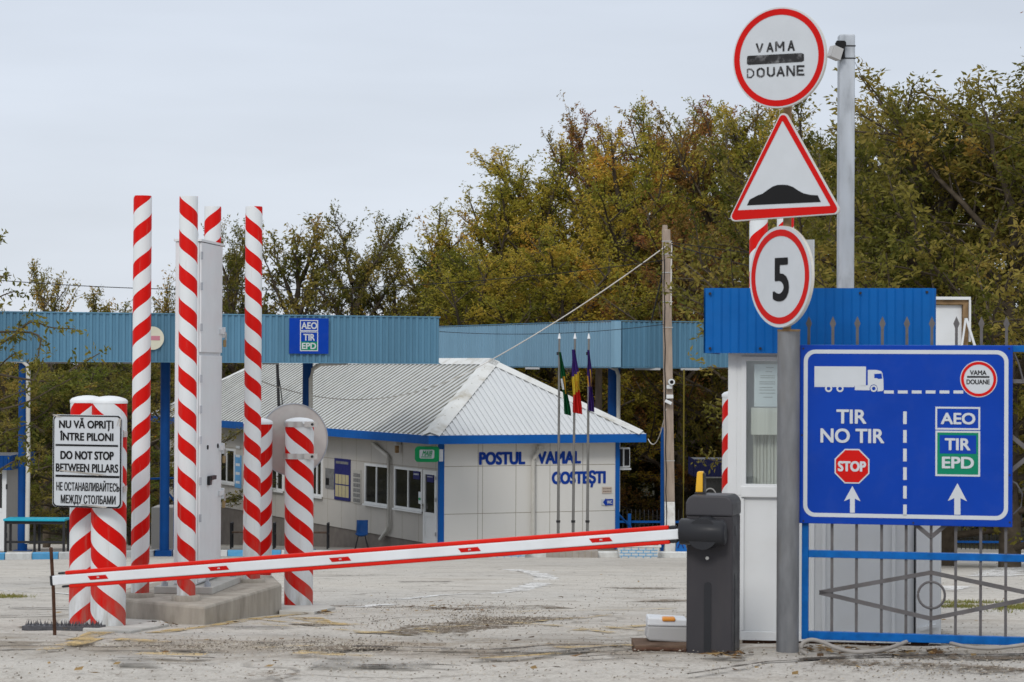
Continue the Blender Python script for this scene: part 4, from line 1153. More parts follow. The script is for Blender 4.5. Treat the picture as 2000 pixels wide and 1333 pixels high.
# customs roundel
pl, PM = plate(1521.5, 113, R(-30)); rr = 197*SPd/FPX/2
mb = MB(PM); mb.prism(circ(0,0,rr,n=64), 0, .022); dk = mb.build('round_plate', M['rim'], post)
mb = MB(PM); mb.prism(circ(0,0,rr*.992,n=64), -.003, -.0005); mb.build('white_edge', M['sign_white'], dk)
mb = MB(PM); mb.ring(circ(0,0,rr*.965,n=64), circ(0,0,rr*.845,n=64), -.0055, -.0035); mb.build('red_ring', M['sign_red'], dk)
mb = MB(PM)
def stroke_word(mb, letters, q, y):
    """stencil capitals drawn as flat strokes: each letter in its own pixel box"""
    S = {'V':[(0,0,.46,1),(1,0,.54,1)], 'A':[(.5,0,0,1),(.5,0,1,1),(.3,.68,.7,.68)], 'M':[(.06,0,.06,1),(.94,0,.94,1),(.1,0,.46,.62),(.9,0,.54,.62)],
         'D':[(.08,.04,.08,.42),(.08,.58,.08,1),(.2,.03,.6,.05),(.6,.05,.92,.3),(.94,.3,.94,.7),(.92,.7,.6,.95),(.6,.96,.2,.97)],
         'O':[(.06,.25,.06,.78),(.94,.25,.94,.78),(.1,.2,.42,.03),(.58,.03,.9,.2),(.1,.82,.42,.97),(.58,.97,.9,.82)],
         'U':[(.06,0,.06,.75),(.94,0,.94,.75),(.06,.75,.4,.97),(.94,.75,.6,.97)], 'N':[(.06,0,.06,1),(.94,0,.94,1),(.12,.03,.88,.97)],
         'E':[(.06,0,.06,1),(.15,.05,1,.05),(.15,.5,.85,.5),(.15,.95,1,.95)]}
    k = 0
    for ch, xa, ya, xb, yb, w in letters:
        for (a_, b_, c_, d_) in S[ch]:
            u0, v0 = q(xa+(xb-xa)*a_, ya+(yb-ya)*b_); u1, v1 = q(xa+(xb-xa)*c_, ya+(yb-ya)*d_)
            k += 1
            mb.bar((u0,y-k*.00005,v0),(u1,y-k*.00005,v1),.0012,w,(0,-1,0)) if False else flatstroke(mb, u0, v0, u1, v1, w, y-k*.00006)
def flatstroke(mb, u0, v0, u1, v1, w, y):
    d = Vector((u1-u0, 0, v1-v0)); 
    if d.length < 1e-6: return
    d.normalize(); nn = Vector((-d.z, 0, d.x))*w/2; e_ = d*w*.25
    a_ = Vector((u0,y,v0))-e_; b_ = Vector((u1,y,v1))+e_
    mb.add([a_-nn, b_-nn, b_+nn, a_+nn], [(0,1,2,3)] if (b_-a_).cross(nn*2).y < 0 else [(3,2,1,0)])
q = LL(pl, fR, fRy)
mb = MB(pl.M)
VL = [('V',285,250,318,296,.0125),('A',345,246,376,294,.0125),('M',392,240,440,290,.0125),('A',465,234,496,287,.0125)]
DL = [('D',230,392,270,442,.0095),('O',288,388,328,438,.0125),('U',346,384,386,434,.0125),('A',402,382,440,432,.0125),('N',456,376,500,430,.0125),('E',514,374,553,427,.0125)]
stroke_word(mb, VL, q, -.0045); mb.build('stencil_lettering', M['stencil'], dk)
mb = MB(pl.M); stroke_word(mb, DL, q, -.0045); mb.build('stencil_lettering', M['stencil'], dk)
mb = MB(pl.M)
pp = [q(232,322),(q(240,318)),(q(540,302)),(q(552,308)),(q(553,345)),(q(540,352)),(q(240,369)),(q(230,362))]
mb.prism(pp, -.0058, -.0035); mb.build('painted_bar', M['stencil'], dk)
# hump triangle
pl, PM = plate(1532, 340, R(-26))
q = LL(pl, fR, fRy)
def rpoly(pts, r, n=6):
    out = []
    m = len(pts)
    for i in range(m):
        p_, a_, b_ = Vector(pts[i]), Vector(pts[i-1]), Vector(pts[(i+1)%m])
        da, db_ = (a_-p_).normalized(), (b_-p_).normalized()
        ang = da.angle(db_)/2; t_ = r/math.tan(ang)
        cc = p_ + (da+db_).normalized()*(r/math.sin(ang))
        s_, e_ = p_+da*t_, p_+db_*t_
        a1_ = math.atan2(s_.y-cc.y, s_.x-cc.x); a2_ = math.atan2(e_.y-cc.y, e_.x-cc.x)
        dlt = (a2_-a1_+math.pi) % (2*math.pi) - math.pi
        for k in range(n+1): out.append((cc.x+r*math.cos(a1_+dlt*k/n), cc.y+r*math.sin(a1_+dlt*k/n)))
    return out
o3 = [q(118,1258), q(433,612), q(768,1212)]
def inset3(pts, f):
    cx_ = sum(p_[0] for p_ in pts)/3; cz_ = sum(p_[1] for p_ in pts)/3
    return [(cx_+(p_[0]-cx_)*f, cz_+(p_[1]-cz_)*f) for p_ in pts]
mb = MB(pl.M); mb.prism(rpoly(o3, .03), 0, .022); dk = mb.build('triangle_plate', M['rim'], post)
mb = MB(pl.M); mb.prism(rpoly(inset3(o3,.99), .03), -.003, -.0005); mb.build('white_edge', M['sign_white'], dk)
mb = MB(pl.M); po = rpoly(inset3(o3,.965), .026); pi_ = rpoly([q(177,1192), q(431,684), q(703,1167)], .003); mb.ring(po, pi_, -.0055, -.0035); mb.build('red_border', M['sign_red'], dk)
hp = [(230,1164),(246,1131),(290,1108),(318,1098),(345,1078),(375,1058),(400,1049),(430,1047),(460,1049),(490,1060),(520,1080),(550,1096),(590,1105),(630,1107),(648,1145)]
mb = MB(pl.M); mb.prism([q(*v) for v in hp], -.0055, -.0035); mb.build('hump_symbol', M['black'], dk)
# speed limit disc, turned well to the side
pl, PM = plate(1524, 541, R(-59))
q = LL(pl, lambda x_: 1360+x_/3.92, lambda y_: 420+y_/3.92)
rr = 198*SPd/FPX/2
mb = MB(PM); mb.prism(circ(0,0,rr,n=64), 0, .02); dk = mb.build('speed_plate', M['rim'], post)
mb = MB(PM); mb.prism(circ(0,0,rr*.992,n=64), -.003, -.0005); mb.build('white_edge', M['sign_white'], dk)
mb = MB(PM); mb.ring(circ(0,0,rr*.93,n=64), circ(0,0,rr*.80,n=64), -.0055, -.0035); mb.build('red_ring', M['sign_red'], dk)
mb = MB(pl.M)
# the figure 5 as strokes
fv = [(592,332,700,322,24),(600,332,606,490,24),(612,488,650,462,22)]
u0, v0 = q(590, 664); u1, v1 = q(716, 322)
mb.text('5', u0, u1, v0, v1, -.0038, .0018, .0085); mb.build('digit', M['black'], dk)
c = W(1570, 500, p.y+.03)
pl = Pl(c, yaw=R(-40)); mb = MB(pl.M); mb.box(-.06, .058, .02, .03, -.08, .10); mb.build('rear_plate', M['sign_white'], post)
for py in (60, 160, 300, 400, 500, 590):
    c = W(1530, py, p.y); mb = MB(); mb.box(c.x-.035, c.x+.03, c.y-.034, c.y+.03, c.z-.012, c.z+.012); mb.build('clamp', M['rust2'], post)

# ------------------------------------------------------------------ metal gate and the big blue board
g0, g1 = W(1563, 1030, 15.0), W(1977, 1030, 14.72)
gp = Pl(Vector((g0.x, g0.y, 0)), Vector((g1.x-g0.x, g1.y-g0.y, 0)))
gate = thing('metal_gate', 'blue framed gate with grey spear bars and diamond shapes on the right', 'gate', gp.M @ Vector((0, .03, gz(15)-.02)), gp.yaw)
def gl_(px, py): return gp.L(px, py)
x_l, z_b = gl_(1565, 1249); _, z_b1 = gl_(1565, 1233); _, z_m0 = gl_(1577, 1089); _, z_m1 = gl_(1577, 1075); _, z_t1 = gl_(1990, 675); _, z_t0 = gl_(1990, 688)
xe = x_l + 1.98; pw = gl_(1578, 1200)[0]-x_l
mb = MB(gp.M)
mb.box(x_l, x_l+pw, .002, .05, z_b, z_t1); mb.build('frame_post', M['gateblue'], gate, bevel=.003)
mb = MB(gp.M); mb.box(xe, xe+pw, .002, .05, z_b, z_t1); mb.build('frame_post', M['gateblue'], gate, bevel=.003)
for za_, zb_ in ((z_b, z_b1), (z_m0, z_m1), (z_t0, z_t1)):
    mb = MB(gp.M); mb.box(x_l+pw+.0005, xe-.0005, .004, .048, za_, zb_); mb.build('rail', M['gateblue'], gate, bevel=.003)
_, ztip = gl_(1672, 618); bw_ = .0085
bars = [1577, 1624, 1672, 1721, 1769, 1818, 1866, 1915, 1964]
xb_ = [gl_(b_, 1150)[0]+.0 for b_ in bars]
stp = (xb_[-1]-xb_[0])/8
xb_ += [xb_[-1]+stp*k for k in (1, 2, 3)]
for i, x_ in enumerate(xb_):
    mb = MB(gp.M)
    mb.box(x_-bw_, x_+bw_, .018, .034, (z_b1+.0005 if i else z_t0), ztip-.06)
    z5 = ztip-.075
    mb.prism([(x_-.007,z5),(x_+.007,z5),(x_+.019,z5+.03),(x_,z5+.075),(x_-.019,z5+.03)], .021, .031)
    mb.build('spear_bar', M['gatebar'], gate)
def dia(pts, n):
    q_ = [Vector((gl_(*v)[0], .012, gl_(*v)[1])) for v in pts]
    mb = MB(gp.M)
    for a_, b_ in zip(q_, q_[1:]+q_[:1]):
        mb.bar(a_, b_, .012, .026)
    return mb.build(n, M['gatebar'], gate)
dia([(1600,1158),(1818,1119),(2037,1165),(1818,1209)], 'diamond_brace')
dia([(1620,886),(1818,722),(2016,886),(1818,1050)], 'diamond_brace')
mb = MB(gp.M); u0, v0 = gl_(1819, 1163); rr_ = .081
mb.tube([(u0+rr_*math.cos(t), .010, v0+rr_*math.sin(t)) for t in [2*math.pi*k/40 for k in range(41)]], .0075, 8); mb.build('ring', M['gatebar'], gate)
mb = MB(gp.M); u0, v0 = gl_(1973, 745); mb.box(u0, xe, .012, .03, v0-.012, v0+.012); mb.build('brace', M['gatebar'], gate)
mb = MB(gp.M); mb.tube([(gl_(*v)[0], .015, gl_(*v)[1]) for v in ((1981,690),(1990,712),(1997,738),(1999,745))], .006, 6); mb.tube([(gl_(*v)[0], .015, gl_(*v)[1]) for v in ((1979,1005),(1994,990),(1997,965),(1985,945),(1975,940))], .006, 6); mb.build('scroll', M['gatebar'], gate)

# board
def f8(x_): return 1540+x_/2.5633
def f8y(y_): return 540+y_/2.5633
fr = gp.M @ Vector((0, -.03, 0))
bp_ = Pl(Vector((fr.x, fr.y, 0)), yaw=gp.yaw)
q = LL(bp_, f8, f8y)
xl, zt4 = q(56, 344); xr, _ = q(1122, 700); _, zb4 = q(60, 1238)
_, zb5 = q(1120, 1255); zb4 = (zb4+zb5)/2
bd = thing('lane_board', 'large blue board with white truck, STOP octagon and TIR lane arrows hung on the gate', 'sign', bp_.M @ Vector(((xl+xr)/2, .01, zb4)), bp_.yaw)
mb = MB(bp_.M); mb.box(xl, xr, 0, .028, zb4, zt4); mb.build('panel', M['boardblue'], bd, bevel=.003)
def q8(x_, y_):
    # board's lower edge runs slightly down to the right in the crop (perspective): remove it before mapping
    return q(x_, y_)
mb = MB(bp_.M)
ul_ = q(77, 367); lr_ = q(1099, 1222); 
mb.ring(rrect(ul_[0], lr_[0], lr_[1], ul_[1], .07), rrect(ul_[0]+.0245, lr_[0]-.0245, lr_[1]+.0245, ul_[1]-.0245, .05), -.002, -.0003); mb.build('border_line', M['sign_white'], bd)
def qr(mb, x0, y0, x1, y1, ya=-.002, yb=-.0003):
    u0, v0 = q(x0, y1); u1, v1 = q(x1, y0); mb.box(u0, u1, ya, yb, v0, v1)
mb = MB(bp_.M)
qr(mb, 130, 452, 388, 548); qr(mb, 130, 548.5, 330, 554)
mb.prism([q(*v) for v in ((397,470),(402,469),(440,469),(464,475),(470,485),(475,518),(476,568),(472,574),(445,577),(447,560),(440,546),(427,541),(413,546),(407,558),(406,571),(332,570),(332,550),(397,546))], -.002, -.0003)
for cx_, r1_, r2_ in ((201,18,9.5),(258,18,9.5)):
    u0, v0 = q(cx_, 562); k = 18/2.5633*15/FPX; mb.ring(circ(u0,v0,k,n=24), circ(u0,v0,k*.52,n=24), -.0035, -.0021)
u0, v0 = q(427, 562); k = 18/2.5633*15/FPX
mb.ring(circ(u0,v0,k*.93,n=24), circ(u0,v0,k*.5,n=24), -.0035, -.0021)
tr = mb.build('truck_symbol', M['sign_white'], bd)
mb = MB(bp_.M); mb.prism([q(*v) for v in ((430,489),(466,487),(470,513),(448,514),(445,510),(430,510))], -.0032, -.0021); mb.build('cab_window', M['boardblue'], tr)
mb = MB(bp_.M)
for i in range(6): qr(mb, 478+69.6*i, 572, 527+69.6*i, 587)
mb.build('dashed_line', M['sign_white'], bd); mb = MB(bp_.M)
for i in range(6): qr(mb, 574, 677+93.2*i, 592, 740+93.2*i if i < 5 else 1200)
mb.build('dashed_line', M['sign_white'], bd)
mb = MB(bp_.M); u0, v0 = q(952, 515); k = 91/2.5633*14.75/FPX; mb.prism(circ(u0,v0,k,n=48), -.003, -.0003); rd_ = mb.build('customs_roundel', M['sign_white'], bd)
mb = MB(bp_.M); mb.ring(circ(u0,v0,k*.955,n=48), circ(u0,v0,k*.80,n=48), -.0045, -.0031); mb.build('red_ring', M['sign_red'], rd_)
mb = MB(bp_.M); qr(mb, 894, 500, 1006, 508, -.0045, -.0031); mb.build('bar', M['black'], rd_)
for t, xa, yb, xb, ya in (('VAMA',908,495,992,471), ('DOUANE',891,541,1008,517)):
    mb = MB(bp_.M); a_, b_ = q(xa, yb); c_, d_ = q(xb, ya); mb.text(t, a_, c_, b_, d_, -.0031, .001, .0012); mb.build('lettering', M['black'], rd_)
mb = MB(bp_.M)
for t, xa, yb, xb, ya in (('TIR',240,738,391,667), ('NO TIR',160,833,480,764), ('AEO',762,741,936,684), ('TIR',782,871,911,811), ('EPD',768,962,929,904)):
    a_, b_ = q(xa, yb); c_, d_ = q(xb, ya); mb = MB(bp_.M); mb.text(t, a_, c_, b_, d_, -.0035, .0012, .0034); mb.build('lettering', M['sign_white'], bd)
mb = MB(bp_.M); u0, v0 = q(318, 951); k = 86/2.5633*15/FPX/math.cos(math.pi/8)
mb.prism(circ(u0,v0,k,n=8,a0=math.pi/8), -.003, -.0003); oc = mb.build('stop_octagon', M['sign_white'], bd)
mb = MB(bp_.M); mb.prism(circ(u0,v0,k*.925,n=8,a0=math.pi/8), -.0045, -.0031); mb.build('red_field', M['sign_red'], oc)
mb = MB(bp_.M); a_, b_ = q(247, 977); c_, d_ = q(389, 926); mb.text('STOP', a_, c_, b_, d_, -.0046, .001, .004); mb.build('lettering', M['sign_white'], oc)
mb = MB(bp_.M)
mb.prism([q(*v) for v in ((320,1050),(361,1127),(332,1113),(332,1184),(308,1184),(308,1113),(278,1126))], -.002, -.0003); mb.build('arrow', M['sign_white'], bd); mb = MB(bp_.M)
mb.prism([q(*v) for v in ((846,1036),(894,1127),(861,1111),(861,1194),(830,1194),(830,1111),(797,1125))], -.002, -.0003)
mb.build('arrow', M['sign_white'], bd)
mb = MB(bp_.M)
for xa, ya, xb, yb in ((735,655,960,768),(735,775,960,1000)):
    a_, b_ = q(xa, yb); c_, d_ = q(xb, ya); boxframe(mb, a_, c_, b_, d_, .011, -.0022, -.0003)
mb.build('white_frame', M['sign_white'], bd)
mb = MB(bp_.M); a_, b_ = q(735, 1000); c_, d_ = q(960, 775); mb.box(a_+.0112, c_-.0112, -.0020, -.0003, b_+.0112, d_-.0112); mb.build('green_field', M['green'], bd)
mb = MB(bp_.M); qr(mb, 757, 797, 940, 887, -.003, -.0021); mb.build('blue_field', M['boardblue'], bd)
mb = MB(bp_.M)
for x_, y_ in ((75,1225),(625,1235),(1108,1232),(1105,362),(75,362),(1108,995),(68,795)):
    mb = MB(bp_.M); u0, v0 = q(x_, y_); mb.cyl((u0,-.004,v0),(u0,.001,v0),.006,n=8); mb.build('screw', M['darkmetal'], bd)

# ------------------------------------------------------------------ guard booth
bo = W(1420, 1250, 16.5); b1_ = W(1838, 1250, 16.5)
zbo = W(1480, 1250, 16.5).z; zeb = W(1400, 690, 16.35).z; ztb = W(1400, 563, 16.35).z
DBo = 1.3; BYW = R(-8.5)
bpl = Pl(Vector((bo.x, 16.5, zbo)), yaw=BYW)
WBo = bpl.L(1838, 1250)[0]
bth = thing('guard_booth', 'white plastic guard booth with bright blue ribbed roof skirt behind the gate', 'booth', (bo.x, 16.5, zbo), BYW)
GM_ = MATS[bth.name].copy(); hbo = zeb - zbo + .06
def gx_(px): return bpl.L(px, 900)[0]
def gzz(py): return bpl.L(1500, py)[1]
mb = MB(GM_)
wx0, wx1 = gx_(1456), gx_(1640); wz0, wz1 = gzz(951), gzz(705)
lx = gx_(1448)
# front wall built round the window and panel fields
mb.box(0, .06, 0, .06, gzz(968), hbo); mb.box(lx, .065, 0.003, .06, 0, gzz(968)-.001); mb.box(.0605, wx0, 0, .05, wz1, hbo); mb.box(wx0+.0005, wx1, 0, .05, wz1, hbo); mb.box(.0605, wx0, .001, .05, gzz(968), wz1-.0005)
mb.box(wx1+.0005, WBo-.08, .002, .05, gzz(968), hbo)
mb.box(.0655, WBo-.08, .012, .05, .02, gzz(969))
mb.build('front_wall', M['pvc'], bth)
mb = MB(GM_); mb.box(lx-.002, gx_(1516)+.4, -.022, .0, gzz(972), gzz(950)); mb.build('window_ledge', M['pvc'], bth, bevel=.006)
mb = MB(GM_); mb.box(lx, gx_(1780), -.01, .0, 0, gzz(1234)); mb.box(lx-.0, lx+.02, -.004, .0025, gzz(1233), gzz(973)); mb.build('skirting', M['pvc'], bth, bevel=.004)
mb = MB(GM_)
for px in (1588, 1610, 1746): mb.box(gx_(px)-.012, gx_(px)+.012, -.012, .0115, gzz(1233), gzz(972))
mb.box(gx_(1585), gx_(1587), -.01, .0115, gzz(1233), gzz(972))
mb.build('panel_batten', M['pvc'], bth, bevel=.003)
mb = MB(GM_); boxframe(mb, gx_(1448), wx1, wz0-.015, wz1+.03, .032, -.012, .045); fw = mb.build('window', M['pvc'], bth, bevel=.003)
mb = MB(GM_); mb.box(gx_(1455), wx1-.03, .02, .026, wz0+.015, wz1); mb.build('pane', M['glass'], fw)
mb = MB(GM_); mb.box(gx_(1472), gx_(1550), .034, .036, gzz(795), gzz(712)); mb.build('notice_sheet', M['paper'], fw)
mb = MB(GM_); mb.box(gx_(1466), gx_(1550), .04, .042, gzz(850), gzz(797)); mb.build('card_sheet', M['curtain'], fw)
mb = MB(GM_)
for k, (y_, x_a, x_b) in enumerate([(718,1495,1510),(726,1494,1507),(734,1484,1512),(738,1484,1512),(746,1482,1513),(750,1482,1513),(757,1482,1508),(762,1482,1513),(768,1482,1513),(776,1490,1508)]):
    mb.box(gx_(x_a), gx_(x_b), .0325, .0338, gzz(y_+.9), gzz(y_))
mb.build('printed_lines', M['greyposter'], fw)
mb = MB(GM_)
for i in range(9):
    x_ = gx_(1472)+i*.024; mb.cyl((x_,.16+.01*(i%2),.4),(x_,.16+.01*(i%2),gzz(800)), .012, n=10)
mb.build('curtain', M['curtain'], bth)
mb = MB(GM_); mb.box(0, .05, .0605, DBo, 0, .95); mb.box(0, .05, .0605, .2, .95, hbo); mb.box(0, .05, DBo-.2, DBo, .95, hbo); mb.box(0, .05, .2005, DBo-.2005, 1.85, hbo)
mb.build('side_wall', M['pvc'], bth)
mb = MB(GM_); mb.box(.051, WBo-.02, DBo-.05, DBo, 0, .9); mb.box(.051, .35, DBo-.05, DBo, .9005, hbo); mb.box(.9, WBo-.02, DBo-.05, DBo, .9005, hbo); mb.box(.3505, .8995, DBo-.05, DBo, 1.8, hbo); mb.build('rear_wall', M['pvc'], bth)
mb = MB(GM_); mb.box(WBo-.06, WBo, .06, DBo, 0, hbo); mb.box(WBo-.079, WBo, .004, .0595, 0, hbo); mb.build('right_wall', M['pvc'], bth)
mb = MB(GM_); mb.box(gx_(1790), gx_(1836), -.035, .003, .02, hbo-.05); dr = mb.build('door', M['pvc'], bth, bevel=.004)
mb = MB(GM_); mb.bar((gx_(1796),-.05,gzz(1222)),(gx_(1830),-.05,gzz(1214)),.03,.022); mb.build('handle', M['pvc'], dr)
mb = MB(GM_); mb.box(gx_(1785.5), gx_(1788.5), -.016, .003, .02, hbo-.05); mb.build('door_seam', M['darkmetal'], bth)
mb = MB(GM_); mb.box(lx, WBo, .06, DBo, .01, .05); mb.build('floor', M['pvc'], bth)
mb = MB(GM_); mb.box(-.08, WBo-.07, -.1, DBo+.12, zeb-zbo+.08, ztb-zbo-.02); mb.build('roof_box', M['galv'], bth)
mb = MB(GM_)
fpl = Pl(GM_ @ Vector((0, -.15, 0)), yaw=BYW)
f0 = fpl.M @ Vector((fpl.L(1378, 600)[0], 0, 0)); f1 = fpl.M @ Vector((fpl.L(1825, 600)[0], 0, 0))
bkv = Vector((-math.sin(BYW), math.cos(BYW), 0))*(DBo+.3)
mb2 = MB(); corrug(mb2, f0, f1, zeb, ztb, zeb, ztb, .116, .012)
corrug(mb2, f0+bkv, f0, zeb, ztb, zeb, ztb, .116, .012)
corrug(mb2, f1, f1+bkv, zeb, ztb, zeb, ztb, .116, .012)
rk = mb2.build('roof_skirt', M['fasciablue'], bth)
mb2 = MB()
for px, py in ((1387,574),(1387,681),(1485,681),(1680,573),(1810,571)):
    mb2 = MB(); c = fpl.M @ Vector((fpl.L(px, py)[0], -.012, fpl.L(px, py)[1])); mb2.cyl(c+Vector((0,-.012,0)), c+Vector((0,.02,0)), .009, n=8); mb2.build('screw', M['darkmetal'], rk)
mb = MB(GM_); 
for x_ in (.12, .75, 1.32): mb.box(x_, x_+.09, .05, DBo, zbo*0-.20, -.005)
mb.box(.1, WBo, .08, .16, -.06, -.006)
mb.build('support_beam', M['rust'], bth)

# right-hand detector poles and pillar behind the booth
TR = 'tall striped poles of the right detector'
zpole('striped_pole', 'tall red and white pole rising behind the booth left of the speed limit sign', 1478.5, 1200, 374, 18.65, .142, 1, .253, 1.28, .86, z0=gz(18.65)+.2, group=TR)
zpole('striped_pole', 'tall red and white pole glimpsed right behind the top of the speed limit sign', 1531, 1200, 384, 20.1, .142, 1, .253, 1.28, .25, z0=gz(20)+.3, group=TR)
zpole('striped_pillar', 'short red and white pillar peeking out left of the guard booth', 1441, 1230, 768, 18.25, .25, 1, .255, 2.3, .05, dome=True, z0=gz(18.25))
mb = MB(); mb.plan([(1.5,17.95),(2.0,17.9),(2.5,19.4),(2.45,20.6),(2.05,20.6),(1.6,18.9)], gz(20)-.2, gz(18.5)+.19)
tag(mb.build('concrete_plinth', M['concrete'], loc=(2.0,19.2,gz(19)), bevel=.02), 'concrete plinth behind the guard booth under the right hand poles', 'plinth')
# square lamp post
p = W(1651, 560, 21.0); zt5 = W(1658, 69, 21).z
lp = thing('lamp_post', 'square galvanised mast with a small floodlight behind the guard booth', 'lamp post', (p.x, 21.0, gz(21)))
mb = MB(); mb.box(p.x-.068, p.x+.068, 20.93, 21.07, gz(21)-.1, zt5); mb.build('mast', M['galv_light'], lp, bevel=.012)
c = W(1640, 105, 20.9)
mb = MB(); mb.box(p.x-.10, p.x-.03, 20.86, 20.929, W(1650,118,21).z, W(1650,84,21).z); mb.bar(Vector((p.x-.11,20.88,c.z+.075)), Vector((p.x-.02,20.88,c.z+.085)), .03, .03); mb.build('bracket', M['black'], lp)
mb = MB(); mb.cyl((p.x-.07,20.93,W(1650,92,21).z),(p.x+.072,20.93,W(1650,92,21).z),.006,n=6); mb.cyl((p.x-.07,20.93,W(1650,116,21).z),(p.x+.072,20.93,W(1650,116,21).z),.006,n=6); mb.build('straps', M['darkmetal'], lp)
mb = MB(Matrix.Translation((p.x-.12, 20.86, c.z)) @ Matrix.Rotation(R(22),4,'Z') @ Matrix.Rotation(R(18),4,'Y')); mb.box(-.045,.05,-.05,.03,-.055,.05); mb.box(-.05,-.0455,-.045,.025,-.05,.045); mb.build('floodlight', M['lampgrey'], lp, bevel=.006)
# rusty framed white panel behind booth
a = W(1826, 672, 19.2); b = W(1890, 582, 19.2)
t = thing('framed_panel', 'white panel in a rusty brown frame right behind the booth roof', 'panel', (a.x, 19.2, gz(19.2)))
mb = MB(); mb.box(a.x-.5, b.x-.05, 19.19, 19.21, b.z-1.2, b.z-.06); mb.build('white_sheet', M['white_plain'], t)
mb = MB(); mb.box(a.x-.5, b.x, 19.15, 19.24, b.z-.055, b.z-.02); mb.box(b.x-.045, b.x-.005, 19.15, 19.24, b.z-1.3, b.z-.0555); mb.box(a.x-.5, a.x-.45, 19.15, 19.24, gz(19)-.1, b.z-.0555); mb.box(a.x-.449, b.x-.046, 19.15, 19.24, b.z-1.3, b.z-1.25); mb.build('frame', M['rust2'], t)
mb = MB(); mb.box(a.x-.5, b.x+.01, 19.12, 19.26, b.z-.018, b.z+.005); mb.box(b.x-.003, b.x+.012, 19.12, 19.26, b.z-.35, b.z-.019); mb.build('trim', M['pvc'], t)
mb = MB(); mb.bar(W(1887,622,19.05), W(1905,680,19.05), .018, .018); mb.bar(W(1886,622,19.05), W(1878,680,19.05), .014, .014); mb.build('brace_strap', M['white_plain'], t)

# conduits at the foot of the gate
mb = MB()
def spline(P, n=6):
    out = []
    P = [P[0]]+P+[P[-1]]
    for i in range(1, len(P)-2):
        for k in range(n):
            t_ = k/n; a_, b_, c_, d_ = P[i-1:i+3]
            out.append(.5*((2*b_)+(c_-a_)*t_+(2*a_-5*b_+4*c_-d_)*t_*t_+(3*b_-a_-3*c_+d_)*t_**3))
    out.append(P[-2]); return out
mb.tube(spline([W(1575,1277,14.75),W(1566,1272,14.75),W(1567,1258,14.75),W(1582,1250,14.75),W(1605,1254,14.75),W(1640,1268,14.72),W(1680,1274,14.72),W(1730,1268,14.75),W(1775,1252,14.9),W(1790,1246,15.3)]), .0125, 10)
tag(mb.build('conduit', M['hose'], loc=W(1575,1279,14.75)), 'grey looping conduit at the foot of the gate beside the sign post', 'conduit')
mb = MB(); mb.tube(spline([W(1828,1246,15.3),W(1845,1253,14.9),W(1885,1263,14.7),W(1930,1267,14.65),W(1975,1263,14.65),W(2030,1255,14.65)]), .0115, 10)
tag(mb.build('conduit', M['hose'], loc=W(1930,1268,14.65)), 'grey sagging conduit under the right end of the gate', 'conduit')

# ------------------------------------------------------------------ flags and poles
FT = slab
ky_ = kerby(W(1117, 1089, 63).x) - .3
c0, c1_ = W(1067, 1089, ky_), W(1168, 1089, ky_)
z0_ = gz(ky_)-.1; z1_ = W(1100, 1076, ky_).z
fb = thing('tiled_base', 'low brown tiled base from which the three flagpoles rise', 'base', ((c0.x+c1_.x)/2, ky_+.4, z0_))
mb = MB(); mb.box(c0.x, c1_.x, ky_, 64.7, z0_, z1_); mb.build('tiled_body', M['tile'], fb, bevel=.01)
mb = MB()
for i in range(1, 8):
    x_ = c0.x+(c1_.x-c0.x)*i/8; mb.box(x_-.008, x_+.008, ky_-.005, ky_+.02, z0_+.02, z1_-.012)
mb.build('grout_lines', M['joint'], fb)
def flag(px_top, px_bot, ytop, ybot, wtop, wbot, bands, name, label, gr, side=1):
    """limp flag: pleated cloth hanging along its pole"""
    d = 64.0 - .07
    nv, nu = 28, 19
    mb = MB(); vs = []
    for j in range(nv+1):
        v = j/nv; cx_ = px_top+(px_bot-px_top)*v; w = wtop+(wbot-wtop)*v**.6
        for i in range(nu+1):
            u = i/nu
            a_ = W(cx_+(u-.5)*w, ytop+(ybot-ytop)*v+ (4*u if v > .95 else 0), d)
            a_.y += .07*math.sin(u*math.pi*5+v*1.5)*(.4+.6*v)
            a_.x += .012*math.sin(v*11+u*4)
            vs.append(a_)
    for j in range(nv):
        for i in range(nu):
            v = (j+.5)/nv; u = (i+.5)/nu
            mb.cur = bands(u, v)
            k = j*(nu+1)+i
            mb.add([vs[k], vs[k+nu+1], vs[k+nu+2], vs[k+1]], [(0,1,2,3)], True)
    p = W(px_top, ytop, d)
    return mb
fmats = [M['fgreen'], M['purple'], M['fyellow'], M['fred'], M['fgold'], M['paper']]
FG = 'flagpoles by the customs building'
for k, (pb_, pt_, lab) in enumerate(((1090,1092.5,'steel flagpole with the green flag, leftmost of the three'), (1119,1123,'steel flagpole with the tricolour flag, middle of the three'), (1147,1150,'steel flagpole with the purple flag, rightmost of the three'))):
    a, b = W(pb_, 1077, 64), W(pt_, 662, 64)
    t = thing('flagpole', lab, 'flagpole', a, 0, FG)
    mb = MB(); mb.tube([a-Vector((0,0,.03)), a.lerp(b,.5), b], [.041,.034,.027], 12); mb.build('pole', M['polesteel'], t)
    mb = MB(); mb.cyl(b, b+Vector((0,0,.14)), .045, .012, 10); mb.build('finial', M['white_plain'], t)
    mb = MB(); mb.cyl(b+Vector((0,0,.14)), b+Vector((0,0,.42)), .006, n=6); mb.build('lightning_spike', M['darkmetal'], t)
    mb = MB(); m2 = a.lerp(b, .14)
    mb.cyl(m2-Vector((0,0,.03)), m2+Vector((0,0,.03)), .055, n=10); m2 = a.lerp(b, .93); mb.box(m2.x-.07, m2.x-.02, m2.y-.03, m2.y+.03, m2.z-.04, m2.z+.04); mb.build('cleat', M['darkmetal'], t)
def g_b(u, v):
    if u < .3 and .44 < v < .62: return 5
    return 4 if (.4 < v < .68 and abs(u-.62) < .2) else 0
mb = flag(1094, 1109, 688, 809, 5, 12, g_b, 'flag', '', 0)
